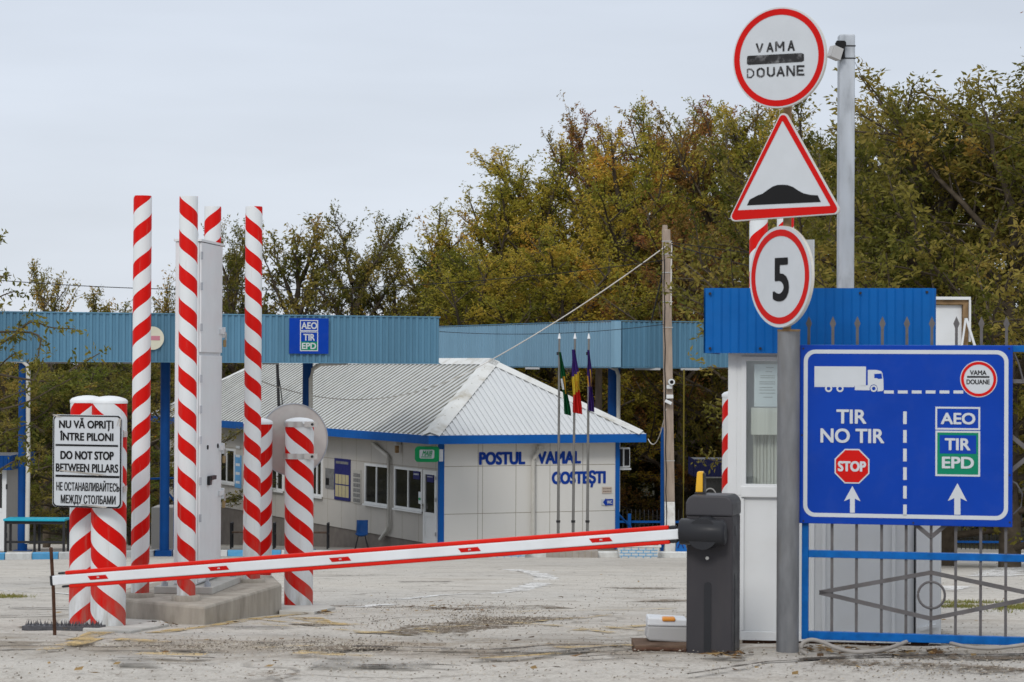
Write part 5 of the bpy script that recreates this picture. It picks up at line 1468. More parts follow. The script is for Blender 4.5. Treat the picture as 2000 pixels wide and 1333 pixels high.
tag(mb.build('flag', fmats, loc=W(1095, 690, 63.93)), 'limp green flag with gold emblem and white patch on the left pole', 'flag', 'limp flags')
def m_b(u, v):
    w = v + .10*(u-.5)
    if w < .40: return 1
    if w < .69: return 4 if (abs(u-.6) < .16 and .5 < v < .60) else 2
    return 3
mb = flag(1120.5, 1128, 683, 806, 7, 17, m_b, 'flag', '', 0)
tag(mb.build('flag', fmats, loc=W(1121, 685, 63.93)), 'limp blue, yellow and red flag on the middle pole', 'flag', 'limp flags')
mb = flag(1149.5, 1154.5, 684, 802, 5, 11, lambda u, v: 4 if (u < .22 and .42 < v < .6 or (abs(u-.7) < .12 and .33 < v < .6)) else 1, 'flag', '', 0)
tag(mb.build('flag', fmats, loc=W(1150, 686, 63.93)), 'limp purple flag with gold marks on the right pole', 'flag', 'limp flags')

# ------------------------------------------------------------------ concrete utility pole
a, b = W(1309, 1078, 64.2), W(1301, 440, 64.2)
zw = a.lerp(b, (1078-980)/638)
up_ = thing('utility_pole', 'tapered concrete utility pole with whitewashed foot and small cameras', 'utility pole', a)
def sqtaper(mb, p, q_, w0, w1):
    vs = []
    for c, w in ((p, w0), (q_, w1)):
        for i, j in ((-1,-1),(1,-1),(1,1),(-1,1)): vs.append(c+Vector((i*w/2, j*w/2, 0)))
    mb.add(vs, [(0,3,2,1),(4,5,6,7),(0,1,5,4),(1,2,6,5),(2,3,7,6),(3,0,4,7)])
mb = MB(); sqtaper(mb, zw, b-Vector((0,0,.12)), .262, .215); mb.cyl(b-Vector((.03,0,.125)), b-Vector((.03,0,-.0)), .08, .07, 8); mb.build('shaft', M['pole_conc'], up_, bevel=.02)
mb = MB(); sqtaper(mb, a-Vector((0,0,.3)), zw, .275, .264); mb.build('whitewashed_foot', M['limewash'], up_, bevel=.02)
mb = MB()
for py in (472, 497, 533, 590, 640, 900): 
    c = W(1302+(py-440)*.012, py, 64.2); mb.box(c.x-.13, c.x+.13, c.y-.13, c.y+.13, c.z-.012, c.z+.012)
mb.build('bands', M['steel'], up_)
c = W(1311, 748, 64.0)
mb = MB(); mb.cyl(c+Vector((0,-.2,.02)), c+Vector((0,.05,.02)), .085, n=16); mb.box(c.x-.12,c.x+.02,c.y-.1,c.y+.05,c.z-.16,c.z-.06); mb.build('camera', M['white_plain'], up_, bevel=.01)
mb = MB(); mb.cyl(c+Vector((0,-.21,.02)), c+Vector((0,-.2005,.02)), .05, n=14); mb.build('camera_lens', M['black'], up_)
c = W(1308, 775, 64.0); mb = MB(); mb.box(c.x-.09,c.x+.09,c.y-.1,c.y+.05,c.z-.05,c.z+.05); mb.build('junction_box', M['pvc'], up_, bevel=.01)
c = W(1305, 786, 64.0); mb = MB(Matrix.Translation(c) @ Matrix.Rotation(R(25),4,'Y')); mb.box(-.09,.09,-.15,.05,-.04,.045); mb.build('camera', M['white_plain'], up_, bevel=.015)
mb = MB(); mb.tube([W(1296+(py-480)*.009+ (1.5 if i%2 else 0), py, 64.05) for i, py in enumerate(range(480, 1060, 40))], .014, 6); mb.build('riser_cable', M['cable'], up_)
mb = MB(); mb.tube([W(1312,475,64.05), W(1311,520,64.05), W(1310.5,600,64.05)], .02, 6); mb.build('insulated_riser', M['cablewhite'], up_)
def wire(name, label, a, b, sag, r, m, n=24):
    pts = []
    for i in range(n+1):
        t_ = i/n; p_ = a.lerp(b, t_); p_.z -= sag*4*t_*(1-t_); pts.append(p_)
    mb = MB(); mb.tube(pts, r, 6)
    return tag(mb.build(name, m, loc=a), label, 'cable')
wire('overhead_cable', 'black overhead cable crossing the sky from the left edge to the concrete utility pole', W(-160, 533, 64), W(1300, 508, 64.1), .62, .012, M['cable'])
wire('overhead_cable', 'white overhead cable dropping from the utility pole top towards the customs roof', W(1310, 474, 64), W(955, 706, 65.5), .12, .016, M['cablewhite'])
wire('roof_cable', 'thin pale cable sagging across the grey roof of the customs office', W(955, 706, 65.5), W(505, 743, 63), .75, .012, M['cablewhite'])
wire('overhead_cable', 'upper dark cable running right from the utility pole in front of the trees', W(1312, 474, 64), W(2150, 520, 58), .25, .013, M['cable'])
wire('overhead_cable', 'lower dark cable running right from the utility pole in front of the trees', W(1312, 478, 64), W(2150, 640, 52), .25, .013, M['cable'])
wire('overhead_cable', 'thin dark cable crossing in front of the pale canopy to the utility pole', W(858, 648, 66), W(1297, 634, 64), .15, .009, M['cable'])
wire('drop_cable', 'pale cable looping from the building eave to the utility pole', W(1266, 858, 66.5), W(1301, 800, 64.05), .45, .012, M['cablewhite'])
wire('stay_wire', 'dark stay wire leaning against the utility pole above the canopy', W(1297, 520, 64.2), W(1272, 628, 64.5), .02, .02, M['cable'])
# dark mast standing on the long roof slope
def roof_hit(px, py):
    inv = BM.inverted(); r_ = ray(px, py); d_ = 60.0
    while d_ < 95:
        l_ = inv @ (CO + r_*(d_/r_.y))
        if l_.z < RZ + sl_*(l_.x-X0) and l_.x > X0: return CO + r_*(d_/r_.y)
        d_ += .03
    return CO + r_*(75/r_.y)
b = roof_hit(545, 796); a = W(541, 700, b.y)
t = thing('steel_mast', 'thin dark mast with a cable standing on the long roof slope', 'mast', b)
mb = MB(); mb.cyl(b-Vector((0,0,.15)), Vector((a.x, b.y, a.z+.1)), .05, n=10); mb.build('mast_tube', M['darkmetal'], t)
mb = MB(); mb.tube([W(541,705,b.y-.06), W(545,740,b.y-.06), W(549,765,b.y-.06), W(552,792,b.y-.1)], .018, 6); mb.build('mast_cable', M['cable'], t)

# ------------------------------------------------------------------ street furniture round the building
def planter(px0, px1, ytop, ybot, d, label):
    d = kerby(W((px0+px1)/2, ybot, d).x) - .72
    a, b = W(px0, ybot, d), W(px1, ybot, d); zt_p = W(px0, ytop, d).z; z0p = gz(d)-.02 if True else a.z
    t = thing('planter', label, 'planter', ((a.x+b.x)/2, d, z0p), 0, 'painted brick planters')
    mb = MB(); w = b.x-a.x
    vs = [(a.x+.06,d,z0p),(b.x-.06,d,z0p),(b.x-.06,d+.6,z0p),(a.x+.06,d+.6,z0p),(a.x,d-.04,zt_p-.05),(b.x,d-.04,zt_p-.05),(b.x,d+.64,zt_p-.05),(a.x,d+.64,zt_p-.05)]
    mb.add(vs, [(0,3,2,1),(4,5,6,7),(0,1,5,4),(1,2,6,5),(2,3,7,6),(3,0,4,7)]); mb.build('trough', M['kerbwhite'], t)
    mb = MB(); mb.ring([(a.x-.04,zt_p-.05),(b.x+.04,zt_p-.05),(b.x+.04,zt_p),(a.x-.04,zt_p)], [(a.x+.3,zt_p-.04),(b.x-.3,zt_p-.04),(b.x-.3,zt_p-.02),(a.x+.3,zt_p-.02)], d-.06, d+.0)
    mb.M = Matrix(); mb = MB(); mb.box(a.x-.04, b.x+.04, d-.07, d+.68, zt_p-.049, zt_p); mb.build('rim', M['kerbwhite'], t)
    mb = MB(); hh = zt_p-.05-z0p
    for r_ in range(1, 4):
        z_ = z0p+hh*r_/4; y_ = d-.04*r_/4-.004; mb.box(a.x+.05, b.x-.05, y_-.006, y_+.03, z_-.008, z_+.008)
    for r_ in range(4):
        n_ = 5
        for i in range(n_):
            x_ = a.x+.07+(w-.14)*(i+(.5 if r_%2 else .15))/n_; z_ = z0p+hh*r_/4; y_ = d-.04*r_/4-.004
            mb.box(x_-.008, x_+.008, y_-.014, y_+.03, z_+.009, z_+hh/4-.009)
    mb.build('painted_joints', M['kerbblue'], t)
    mb = MB(); mb.box(a.x+.03, b.x-.03, d, d+.6, zt_p+.001, zt_p+.015); mb.build('soil', M['forest'], t)
    random.seed(int(px0)); mb = MB()
    for i in range(260):
        x_ = random.uniform(a.x+.05, b.x-.05); y_ = random.uniform(d+.05, d+.55); h_ = random.uniform(.02,.09); an_ = random.uniform(0,6.3); 
        mb.add([(x_,y_,zt_p+.01),(x_+.03*math.cos(an_),y_+.03*math.sin(an_),zt_p+h_*.6),(x_+.05*math.cos(an_+.4),y_+.05*math.sin(an_+.4),zt_p+h_)],[(0,1,2)])
    mb.build('low_plants', leaf_mat_simple, t)
leaf_mat_simple = mat('planter_leaf', (.06,.10,.03), .6, var=.4, scale=20)
planter(1206, 1288, 1065, 1090, 62.9, 'white planter with blue painted brick joints in front of the utility pole')
planter(950, 1029, 1066, 1090, 62.4, 'white planter with blue painted brick joints half hidden by the barrier arm')
# blue A-frame sign
a = W(1320, 1076, 63.6); b = W(1336, 1076, 63.6); zt6 = W(1328, 1049, 63.6).z; z06 = pz(63.8)
t = thing('folding_sign', 'small blue folding sign standing by the utility pole foot', 'sign', ((a.x+b.x)/2, 63.8, z06))
mb = MB(); xm = (a.x+b.x)/2; hw_ = .14
mb.add([(a.x,63.6,z06),(b.x+.1,63.6,z06),(xm+.09,63.8,zt6),(xm-.05,63.8,zt6),(a.x,63.63,z06),(b.x+.1,63.63,z06),(xm+.09,63.83,zt6),(xm-.05,63.83,zt6)], [(0,1,2,3),(7,6,5,4),(0,3,7,4),(1,5,6,2),(3,2,6,7),(0,4,5,1)]); mb.build('front_board', M['fasciablue'], t)
mb = MB(); mb.bar((a.x+.03,64.1,z06),(xm-.03,63.84,zt6),.03,.03); mb.bar((b.x+.07,64.1,z06),(xm+.07,63.84,zt6),.03,.03); mb.build('rear_leg', M['fasciablue'], t)
mb = MB(); mb.bar((xm-.06,63.61,z06+.12),(xm+.02,63.72,z06+.3),.02,.012); mb.bar((xm+.1,63.61,z06+.12),(xm+.02,63.72,z06+.3),.02,.012); mb.build('mark', M['navy'], t)
# blue seat and benches
def bench(px0, px1, ytop, ybot, d, label):
    a, b = W(px0, ybot, d), W(px1, ybot, d); zb7 = pz(d); h_ = .46
    t = thing('bench', label, 'bench', ((a.x+b.x)/2, d, zb7), 0, 'black framed benches')
    mb = MB(); 
    for i in range(3): mb.box(a.x+.04, b.x-.04, d+.03+.14*i, d+.15+.14*i, zb7+h_-.03, zb7+h_)
    mb.build('seat', M['bigwood'], t)
    for x_ in (a.x, b.x-.045):
        mb = MB(); mb.box(x_, x_+.045, d, d+.045, zb7, zb7+h_+.25); mb.box(x_, x_+.045, d+.43, d+.475, zb7, zb7+h_+.25); mb.box(x_, x_+.045, d+.0455, d+.4295, zb7+h_+.205, zb7+h_+.25); mb.box(x_, x_+.045, d+.0455, d+.4295, zb7+h_-.08, zb7+h_-.035)
        mb.build('leg_frame', M['darkmetal'], t)
bench(449, 536, 1026, 1066, 66, 'black framed bench by the wall, partly behind the tall striped pole')
bench(575, 641, 1026, 1068, 66, 'black framed bench by the wall, partly behind the pillar with the round sign back')
def seat_thing():
    d = 66; a = W(694, 1070, d); b = W(717, 1070, d); z0s = pz(d); w = b.x-a.x
    t = thing('plastic_seat', 'blue plastic seat on thin metal legs against the long wall', 'seat', ((a.x+b.x)/2, d, z0s))
    mb = MB()
    prof = [(.32,.40),(.16,.36),(.02,.37),(-.03,.45),(-.06,.6),(-.09,.78)]
    vs = []
    for y_, z_ in prof:
        for k in range(7):
            u = k/6-.5; vs.append((a.x+w*(.5+u*(1-.12*max(0,z_-.4))), d+.32-y_-.06*(1-4*u*u), z0s+z_+.05*(4*u*u)*(1 if z_ < .45 else 0)))
    fs = [(i*7+k, i*7+k+1, (i+1)*7+k+1, (i+1)*7+k) for i in range(len(prof)-1) for k in range(6)]
    mb.add(vs, fs, True); o = mb.build('seat_shell', M['chairblue'], t); s_ = o.modifiers.new('solid', 'SOLIDIFY'); s_.thickness = .02
    for sx_, sy_ in ((-.02,-.03),(w+.02,-.03),(-.02,.4),(w+.02,.4)):
        mb = MB(); mb.tube([(a.x+w/2+(sx_-w/2)*.5, d+.18, z0s+.37),(a.x+sx_, d+sy_, z0s)], .013, 8); mb.build('leg', M['darkmetal'], t)
seat_thing()
# turquoise table on the far left
a, b = W(10, 1080, 54.6), W(124, 1080, 54.6)
z0t = pz(54.8); h_ = .72
t = thing('table', 'long table with turquoise top and dark legs at the far left kerb', 'table', ((a.x+b.x)/2, 54.8, z0t))
mb = MB(); mb.box(a.x-.04, b.x+.03, 54.55, 55.25, z0t+h_, z0t+h_+.05); mb.build('table_top', M['turq'], t, bevel=.008)
for f_ in (0, .5, 1):
    x_ = a.x+(b.x-a.x)*f_
    for y_ in (54.6, 55.15):
        mb = MB(); mb.box(x_-.025, x_+.025, y_, y_+.05, z0t, z0t+h_-.0005); mb.build('leg', M['darkmetal'], t)
mb = MB(); mb.box(a.x+.026, b.x-.026, 54.61, 54.64, z0t+.22, z0t+.27); mb.box(a.x+.026, b.x-.026, 54.61, 54.64, z0t+h_-.07, z0t+h_-.002); mb.build('stretcher', M['darkmetal'], t)
# kiosk at the left edge
a = W(13, 1000, 57.5); zr0, zr1 = W(0, 917, 57.5).z, W(0, 889, 57.5).z
kz_ = pz(58)
t = thing('kiosk', 'white framed kiosk with dark blue ribbed fascia cut by the left edge', 'kiosk', (a.x-1.2, 57.5, kz_))
mb = MB(); mb.box(a.x-2.4, a.x-.12, 57.56, 59.8, kz_-.1, zr0+.05); mb.build('wall', M['panelside'], t)
mb = MB(); boxframe(mb, a.x-.95, a.x, kz_, zr0, .1, 57.45, 57.5); mb.box(a.x-.849, a.x-.101, 57.46, 57.5, kz_+.95, kz_+1.05); mb.box(a.x-.849, a.x-.101, 57.47, 57.5, kz_+.1, kz_+.95); dk = mb.build('door', M['pvc'], t)
mb = MB(); mb.box(a.x-.849, a.x-.101, 57.475, 57.5, kz_+1.051, zr0-.101); mb.build('pane', M['darkpane'], dk)
mb = MB(); mb.box(a.x-.01, a.x+.03, 57.43, 57.449, kz_+.35, kz_+.47); mb.box(a.x-.01, a.x+.03, 57.43, 57.449, kz_+1.5, kz_+1.62); mb.build('hinges', M['darkmetal'], dk)
mb = MB(); corrug(mb, (a.x-2.7,57.1), (a.x+.16,57.1), zr0, zr1, zr0, zr1, .1, .02); corrug(mb, (a.x+.16,57.1), (a.x+.16,60), zr0, zr1, zr0, zr1, .1, .02); mb.build('fascia', M['colblue'], t)
mb = MB(); mb.box(a.x-2.7, a.x+.14, 57.13, 60, zr0+.03, zr1-.03); mb.build('roof', M['galv'], t)
# far dark blue kiosk behind the barrier cabinet
a = W(1361, 960, 76); zr0, zr1 = W(1380, 931, 76).z, W(1380, 897, 76).z; kz_ = gz(76)
t = thing('kiosk', 'far small kiosk with dark navy fascia and white window frames behind the barrier cabinet', 'kiosk', (a.x+1, 76, kz_))
mb = MB(); mb.box(a.x+.15, a.x+2.4, 76.05, 78, kz_-.1, kz_+1.0); mb.box(a.x+.2, a.x+2.35, 76.2, 78, kz_+1.001, zr0+.05); mb.build('wall', M['darkmetal'], t)
mb = MB(); 
for i in range(3):
    x_ = a.x+.15+i*.75; boxframe(mb, x_, x_+.749, kz_+1.0, zr0, .05, 76.0, 76.04)
fk = mb.build('window', M['pvc'], t)
mb = MB(); mb.box(a.x+.21, a.x+2.33, 76.045, 76.06, kz_+1.05, zr0-.05); mb.build('pane', M['darkpane'], fk)
mb = MB(); c = W(1387, 963, 75.98); mb.ring(circ(c.x,c.z-.1,.2,.26,n=20), circ(c.x,c.z-.1,.17,.22,n=20), 75.97, 75.999); mb.build('window_grille', M['lampgrey'], fk)
mb = MB(); corrug(mb, (a.x-.1,75.8), (a.x+2.6,75.8), zr0, zr1, zr0, zr1, .1, .02); corrug(mb, (a.x-.1,78.2), (a.x-.1,75.8), zr0, zr1, zr0, zr1, .1, .02); mb.build('fascia', mat('dark_navy_sheet', (.010,.012,.05), .5), t)
mb = MB(); mb.box(a.x-.07, a.x+2.6, 75.84, 78.2, zr0+.03, zr1-.03); mb.build('roof', M['galv'], t)
# yellow rod hanging in front of the dark trees
a, b = W(1336, 722, 74), W(1336, 944, 74)
mb = MB(); mb.cyl((a.x,74,gz(74)),(a.x,74,W(1336,945,74).z), .012, n=8); mb.cyl((a.x,74,W(1336,945,74).z),(a.x,74,a.z), .022, n=8)
tag(mb.build('yellow_pole', mat('dull_yellow', (.17,.135,.02), .6), loc=(a.x,74,gz(74))), 'thin dull yellow pole in front of the dark trees right of the utility pole', 'pole')
# dark blue post beside the utility pole
a = W(1293, 1060, 66); mb = MB(); mb.cyl((a.x,66,gz(66)),(a.x,66,W(1293,835,66).z), .05, n=12)
tag(mb.build('steel_post', M['colblue'], loc=(a.x,66,gz(66))), 'slim dark blue post just left of the utility pole', 'post')
# far fence
fa, fb_ = W(1205, 1050, 79), W(2250, 1050, 79)
t = thing('metal_fence', 'low blue railed fence with dark spiked bars in front of the trees', 'fence', (fa.x, 79, gz(79)))
zf0 = gz(79)
mb = MB()
for z_ in (.35, .95): mb.box(fa.x, fb_.x, 78.98, 79.02, zf0+z_, zf0+z_+.07)
mb.build('rail', M['fenceblue'], t)
x_ = fa.x+.4
while x_ < fb_.x:
    mb = MB(); mb.box(x_-.05, x_+.05, 78.9, 78.975, zf0-.1, zf0+1.25); mb.build('post', M['fenceblue'], t); x_ += 2.5
mb = MB(); x_ = fa.x+.05
while x_ < fb_.x:
    mb.box(x_-.012, x_+.012, 79.025, 79.05, zf0+.1, zf0+1.3); mb.cyl((x_,79.037,zf0+1.3),(x_,79.037,zf0+1.4), .02, .002, 4); x_ += .14
mb.build('spiked_bars', M['darkmetal'], t)
# blue handrail and low wall left of the building
a, b = W(293, 1078, 66), W(344, 1078, 66)
mb = MB(); mb.box(a.x, b.x, 66.2, 67.4, pz(66)-.1, W(300, 992, 66).z)
tag(mb.build('low_wall', M['panelside'], loc=((a.x+b.x)/2, 66.8, pz(66)), bevel=.02), 'low pale masonry wall between the leftmost tall pole and the white cabinet', 'wall')
a, b = W(285, 936, 65.8), W(345, 934, 65.8)
t = thing('handrail', 'blue tubular handrail above the low pale wall', 'handrail', (a.x, 65.8, pz(65.8)))
mb = MB(); mb.tube([a, b], .03, 8); mb.tube([W(330,965,65.8), W(345,985,65.8)], .03, 8); mb.build('rail', M['fenceblue'], t)
for px in (288, 341): 
    c = W(px, 936, 65.8); mb = MB(); mb.cyl((c.x,65.8,pz(65.8)),(c.x,65.8,c.z), .025, n=8); mb.build('post', M['fenceblue'], t)
# blue railing right of the building
a, b, c = W(1206, 1003, 72), W(1232, 1030, 72), W(1232, 1052, 72)
t = thing('handrail', 'sloping blue handrail at the right end of the customs building', 'handrail', (c.x, 72, pz(72)))
mb = MB(); mb.tube([a-Vector((.5,0,-.5)), a, b, Vector((c.x,72,pz(72)))], .035, 8); mb.build('rail', M['fenceblue'], t)
# a second thin concrete post behind the roof
a, b = W(1169, 830, 92), W(1169, 720, 92); mb = MB(); mb.cyl((a.x,92,gz(92)),(a.x,92,b.z), .16, .13, 10)
tag(mb.build('concrete_post', M['pole_conc'], loc=(a.x,92,gz(92))), 'pale concrete post seen between the purple flag and the downpipe', 'post')

# ------------------------------------------------------------------ trees
def leaf_mat(name, cols, trans=.42):
    m, n, l, p = new_mat(name)
    at = n.new('ShaderNodeAttribute'); at.attribute_name = 'tint'
    rp = n.new('ShaderNodeValToRGB')
    els = rp.color_ramp.elements
    els[0].position = 0; els[0].color = (*cols[0], 1); els[1].position = 1; els[1].color = (*cols[-1], 1)
    for i, c in enumerate(cols[1:-1]):
        e_ = els.new((i+1)/(len(cols)-1)); e_.color = (*c, 1)
    oc = n.new('ShaderNodeNewGeometry').outputs['Position']
    cl = mathn(n, l, 'MULTIPLY', mathn(n, l, 'SUBTRACT', noise(n, l, oc, .45, 3), .5), 1.3)
    l.new(mathn(n, l, 'ADD', at.outputs['Fac'], cl), rp.inputs[0])
    l.new(rp.outputs[0], p.inputs['Base Color']); p.inputs['Roughness'].default_value = .6; p.inputs['Specular IOR Level'].default_value = .15
    tl = n.new('ShaderNodeBsdfTranslucent'); l.new(rp.outputs[0], tl.inputs[0])
    mx = n.new('ShaderNodeMixShader'); mx.inputs[0].default_value = trans
    l.new(p.outputs[0], mx.inputs[1]); l.new(tl.outputs[0], mx.inputs[2]); l.new(mx.outputs[0], n['Material Output'].inputs[0])
    return m
LM_OLIVE = leaf_mat('olive_leaves', [(0.074,0.081,0.012),(0.155,0.147,0.025),(0.235,0.196,0.041),(0.335,0.255,0.062),(0.396,0.217,0.037)])
LM_MAPLE = leaf_mat('yellowing_leaves', [(0.142,0.151,0.020),(0.299,0.271,0.036),(0.443,0.353,0.051),(0.571,0.392,0.061),(0.513,0.215,0.036)])
LM_BROWN = leaf_mat('browning_leaves', [(0.111,0.093,0.019),(0.207,0.155,0.030),(0.262,0.172,0.042),(0.318,0.155,0.046),(0.262,0.095,0.037)])
LM_DARK = leaf_mat('shaded_wood_leaves', [(0.028,0.034,0.007),(0.052,0.058,0.011),(0.080,0.080,0.016),(0.112,0.100,0.024),(0.144,0.096,0.024)])  # same kinds of leaves, with the wood's deep shade painted into the colours
LM_GREEN = leaf_mat('fresh_green_leaves', [(0.068,0.097,0.013),(0.135,0.166,0.023),(0.196,0.216,0.039),(0.270,0.239,0.050),(0.378,0.262,0.055)])

def rnd_unit(rg, n):
    v = rg.normal(size=(n, 3)); return v/np.linalg.norm(v, axis=1, keepdims=True)
def leaves(rg, S, D, Ln, per, size, droop=.35, spread=.10, wid=.42):
    """leaf-sized folded blades along twigs: S starts, D directions, Ln lengths"""
    n = len(S)
    k = n*per
    tw = np.repeat(np.arange(n), per)
    u = rg.random(k)**.8
    P = S[tw] + D[tw]*(Ln[tw]*u)[:, None] + rg.normal(size=(k, 3))*spread*.5
    ax = D[tw]*.5 + rnd_unit(rg, k)*.9 + np.array([0, 0, -droop])
    ax /= np.linalg.norm(ax, axis=1, keepdims=True)
    up = rnd_unit(rg, k)*.9 + np.array([0, 0, .45])
    sd = np.cross(ax, up); sd /= np.linalg.norm(sd, axis=1, keepdims=True)+1e-9
    nr = np.cross(sd, ax)
    sz = size*(.65+.7*rg.random(k))[:, None]
    a = P; c = P + ax*sz
    m = P + ax*sz*.45
    w = sz*wid*.5
    b = m + sd*w + nr*w*.35; d = m - sd*w + nr*w*.35
    V = np.stack([a, b, c, d], 1).reshape(-1, 3)
    return V, tw
def mesh_from(name, V, F4, tint, mats, smooth=False):
    me = bpy.data.meshes.new(name)
    nf = len(F4)
    me.vertices.add(len(V)); me.vertices.foreach_set('co', np.ascontiguousarray(V, dtype=np.float32).ravel())
    me.loops.add(nf*4); me.loops.foreach_set('vertex_index', np.ascontiguousarray(F4, dtype=np.int32).ravel())
    me.polygons.add(nf); me.polygons.foreach_set('loop_start', np.arange(0, nf*4, 4, dtype=np.int32))
    me.polygons.foreach_set('loop_total', np.full(nf, 4, dtype=np.int32))
    at = me.attributes.new('tint', 'FLOAT', 'FACE'); at.data.foreach_set('value', np.ascontiguousarray(tint, dtype=np.float32))
    for m in mats: me.materials.append(m)
    me.update(calc_edges=True)
    return me
def skeleton(seed, H, Rr, base=.15, n1=16, n2=8, n3=7, upright=.5, lean=(0, 0), tw_len=(.5, 1.0), top=.86):
    rg = np.random.default_rng(seed); rd = random.Random(seed)
    tm = MB()
    tp = [Vector((0, 0, -.3))]
    for i in range(1, 8):
        f = i/7; tp.append(Vector((lean[0]*f+.12*rd.uniform(-1, 1)*f, lean[1]*f+.12*rd.uniform(-1, 1)*f, H*top*f)))
    r0 = .022*H
    tm.tube(tp, [r0*(1-.85*i/7) for i in range(8)], 8)
    S, D, Ln = [], [], []
    for i in range(n1):
        f = base + (1-base)*((i+.5)/n1)
        zz = H*top*f; j = min(6, int(f*7)); o = tp[j].lerp(tp[j+1], f*7-j) if f < 1 else tp[-1]
        az = i*2.399+rd.uniform(-.4, .4)
        prof = math.sin(math.pi*min(1, max(.0, (f-base)/(1-base))*.62+.30))**.8
        L = Rr*(.35+.75*prof)*rd.uniform(.75, 1.2)
        el = R(8+62*f**1.5*(.5+upright)+rd.uniform(-10, 12)); el = min(el, R(84))
        if f > .8: L = max(L, H*(1-top)*1.15*rd.uniform(.7, 1.25))
        d = Vector((math.cos(az)*math.cos(el), math.sin(az)*math.cos(el), math.sin(el)))
        pts = [o]
        for q_ in range(1, 6):
            dd = (d + Vector((0, 0, .10*q_*upright)) + Vector((rd.uniform(-1, 1), rd.uniform(-1, 1), rd.uniform(-.6, .6)))*.16).normalized()
            pts.append(pts[-1]+dd*L/5)
        tm.tube(pts, [r0*.42*(1-.16*q_) for q_ in range(6)], 5)
        for b_ in range(n2):
            g = .18+.82*(b_+.6)/n2; jj = min(4, int(g*5)); bo_ = pts[jj].lerp(pts[jj+1], g*5-jj)
            md = (pts[jj+1]-pts[jj]).normalized()
            bd_ = (md*(.7 if b_ < n2-1 else 1.6) + Vector((rd.uniform(-1, 1), rd.uniform(-1, 1), rd.uniform(-.5, .8)+.25*upright))).normalized()
            bl = L*rd.uniform(.22, .42)
            be_ = bo_ + bd_*bl
            tm.tube([bo_, bo_.lerp(be_, .5)+Vector((rd.uniform(-.06, .06), rd.uniform(-.06, .06), rd.uniform(-.02, .08))), be_], [r0*.12, r0*.09, r0*.05], 4)
            for t_ in range(n3):
                h_ = .15+.85*(t_+.5)/n3
                td = (bd_*.8+Vector((rd.uniform(-1, 1), rd.uniform(-1, 1), rd.uniform(-.6, .9)+.3*upright))).normalized()
                S.append(bo_+bd_*bl*h_); D.append(td); Ln.append(rd.uniform(*tw_len))
    return tm, np.array(S), np.array(D), np.array(Ln), rg
def tint_for(rg, tw, per_branch, base, amp, pos=None):
    nb = tw.max()//per_branch+1
    br = rg.random(nb)
    return np.clip(base + amp*((br[tw//per_branch]-.5)*1.1 + (rg.random(len(tw))-.5)*.5), 0, 1)
def tree_mesh(seed, H, Rr, mat_, leaf=.13, per=11, tint=(.4, .7), bark=None, **kw):
    n3 = kw.get('n3', 7)
    tm, S, D, Ln, rg = skeleton(seed, H, Rr, **kw)
    V, tw = leaves(rg, S, D, Ln, per, leaf)
    t = tint_for(rg, tw, n3, *tint)
    F = np.arange(len(V), dtype=np.int32).reshape(-1, 4)
    me = mesh_from('crown', V, F, t, [mat_])
    for k in range(0, len(S), 2):
        tm.cyl(S[k], S[k]+D[k]*Ln[k], .012, .004, 3, False)
    return tm, me, (V, t)
protos = {}
def proto(key, *a, **k):
    tm, me, raw = tree_mesh(*a, **k)
    tme = bpy.data.meshes.new('trunk'); tme.from_pydata([tuple(v) for v in tm.v], [], tm.f); tme.polygons.foreach_set('use_smooth', tm.s); tme.materials.append(M['bark']); tme.update()
    protos[key] = (tme, me, raw, float(np.percentile(raw[0][:, 2], 99.93)))
proto('maple', 21, 14, 4.6, LM_MAPLE, leaf=.125, per=20, tint=(.45,.6), base=.06, n1=30, n2=10, n3=8, upright=.42, tw_len=(.35,.8))
proto('maple2', 22, 14, 4.2, LM_MAPLE, leaf=.12, per=20, tint=(.30,.5), base=.06, n1=30, n2=10, n3=8, upright=.55, tw_len=(.35,.8))
proto('brown', 23, 14, 4.4, LM_BROWN, leaf=.12, per=20, tint=(.56,.6), base=.08, n1=30, n2=10, n3=8, upright=.45, tw_len=(.35,.8))
proto('olive', 24, 12, 3.6, LM_OLIVE, leaf=.125, per=16, tint=(.34,.5), base=.08, n1=26, n2=9, n3=8, upright=.4, tw_len=(.3,.7))
proto('airy', 25, 11, 2.8, LM_OLIVE, leaf=.16, per=9, tint=(.42,.7), base=.12, n1=18, n2=7, n3=7, upright=.6, tw_len=(.35,.7))
proto('spire', 26, 11, 2.0, LM_OLIVE, leaf=.15, per=10, tint=(.5,.9), base=.10, n1=20, n2=6, n3=6, upright=1.0)
proto('walnut', 27, 11, 4.6, LM_OLIVE, leaf=.14, per=14, tint=(.36,.5), base=.05, n1=36, n2=10, n3=9, upright=.35, tw_len=(.35,.75))
proto('green', 28, 11, 3.6, LM_GREEN, leaf=.12, per=17, tint=(.35,.5), base=.06, n1=28, n2=9, n3=8, upright=.4, tw_len=(.3,.7))
def plant_tree(key, px, pytop, d, wscale, label, name='tree', rz=0., group='trees behind the customs post', fresh=[set()]):
    tme, me, raw, H0 = protos[key]
    t_ = W(px, pytop, d); z0 = gz(d)
    sc = (t_.z - z0)/H0
    t = thing(name, label, 'tree', (t_.x, d, z0), rz, group)
    for nm, mm in (('trunk', tme), ('crown', me)):
        o = bpy.data.objects.new(nm, mm); C.objects.link(o); o.parent = t
    t.scale = (wscale, wscale, sc)
    return t
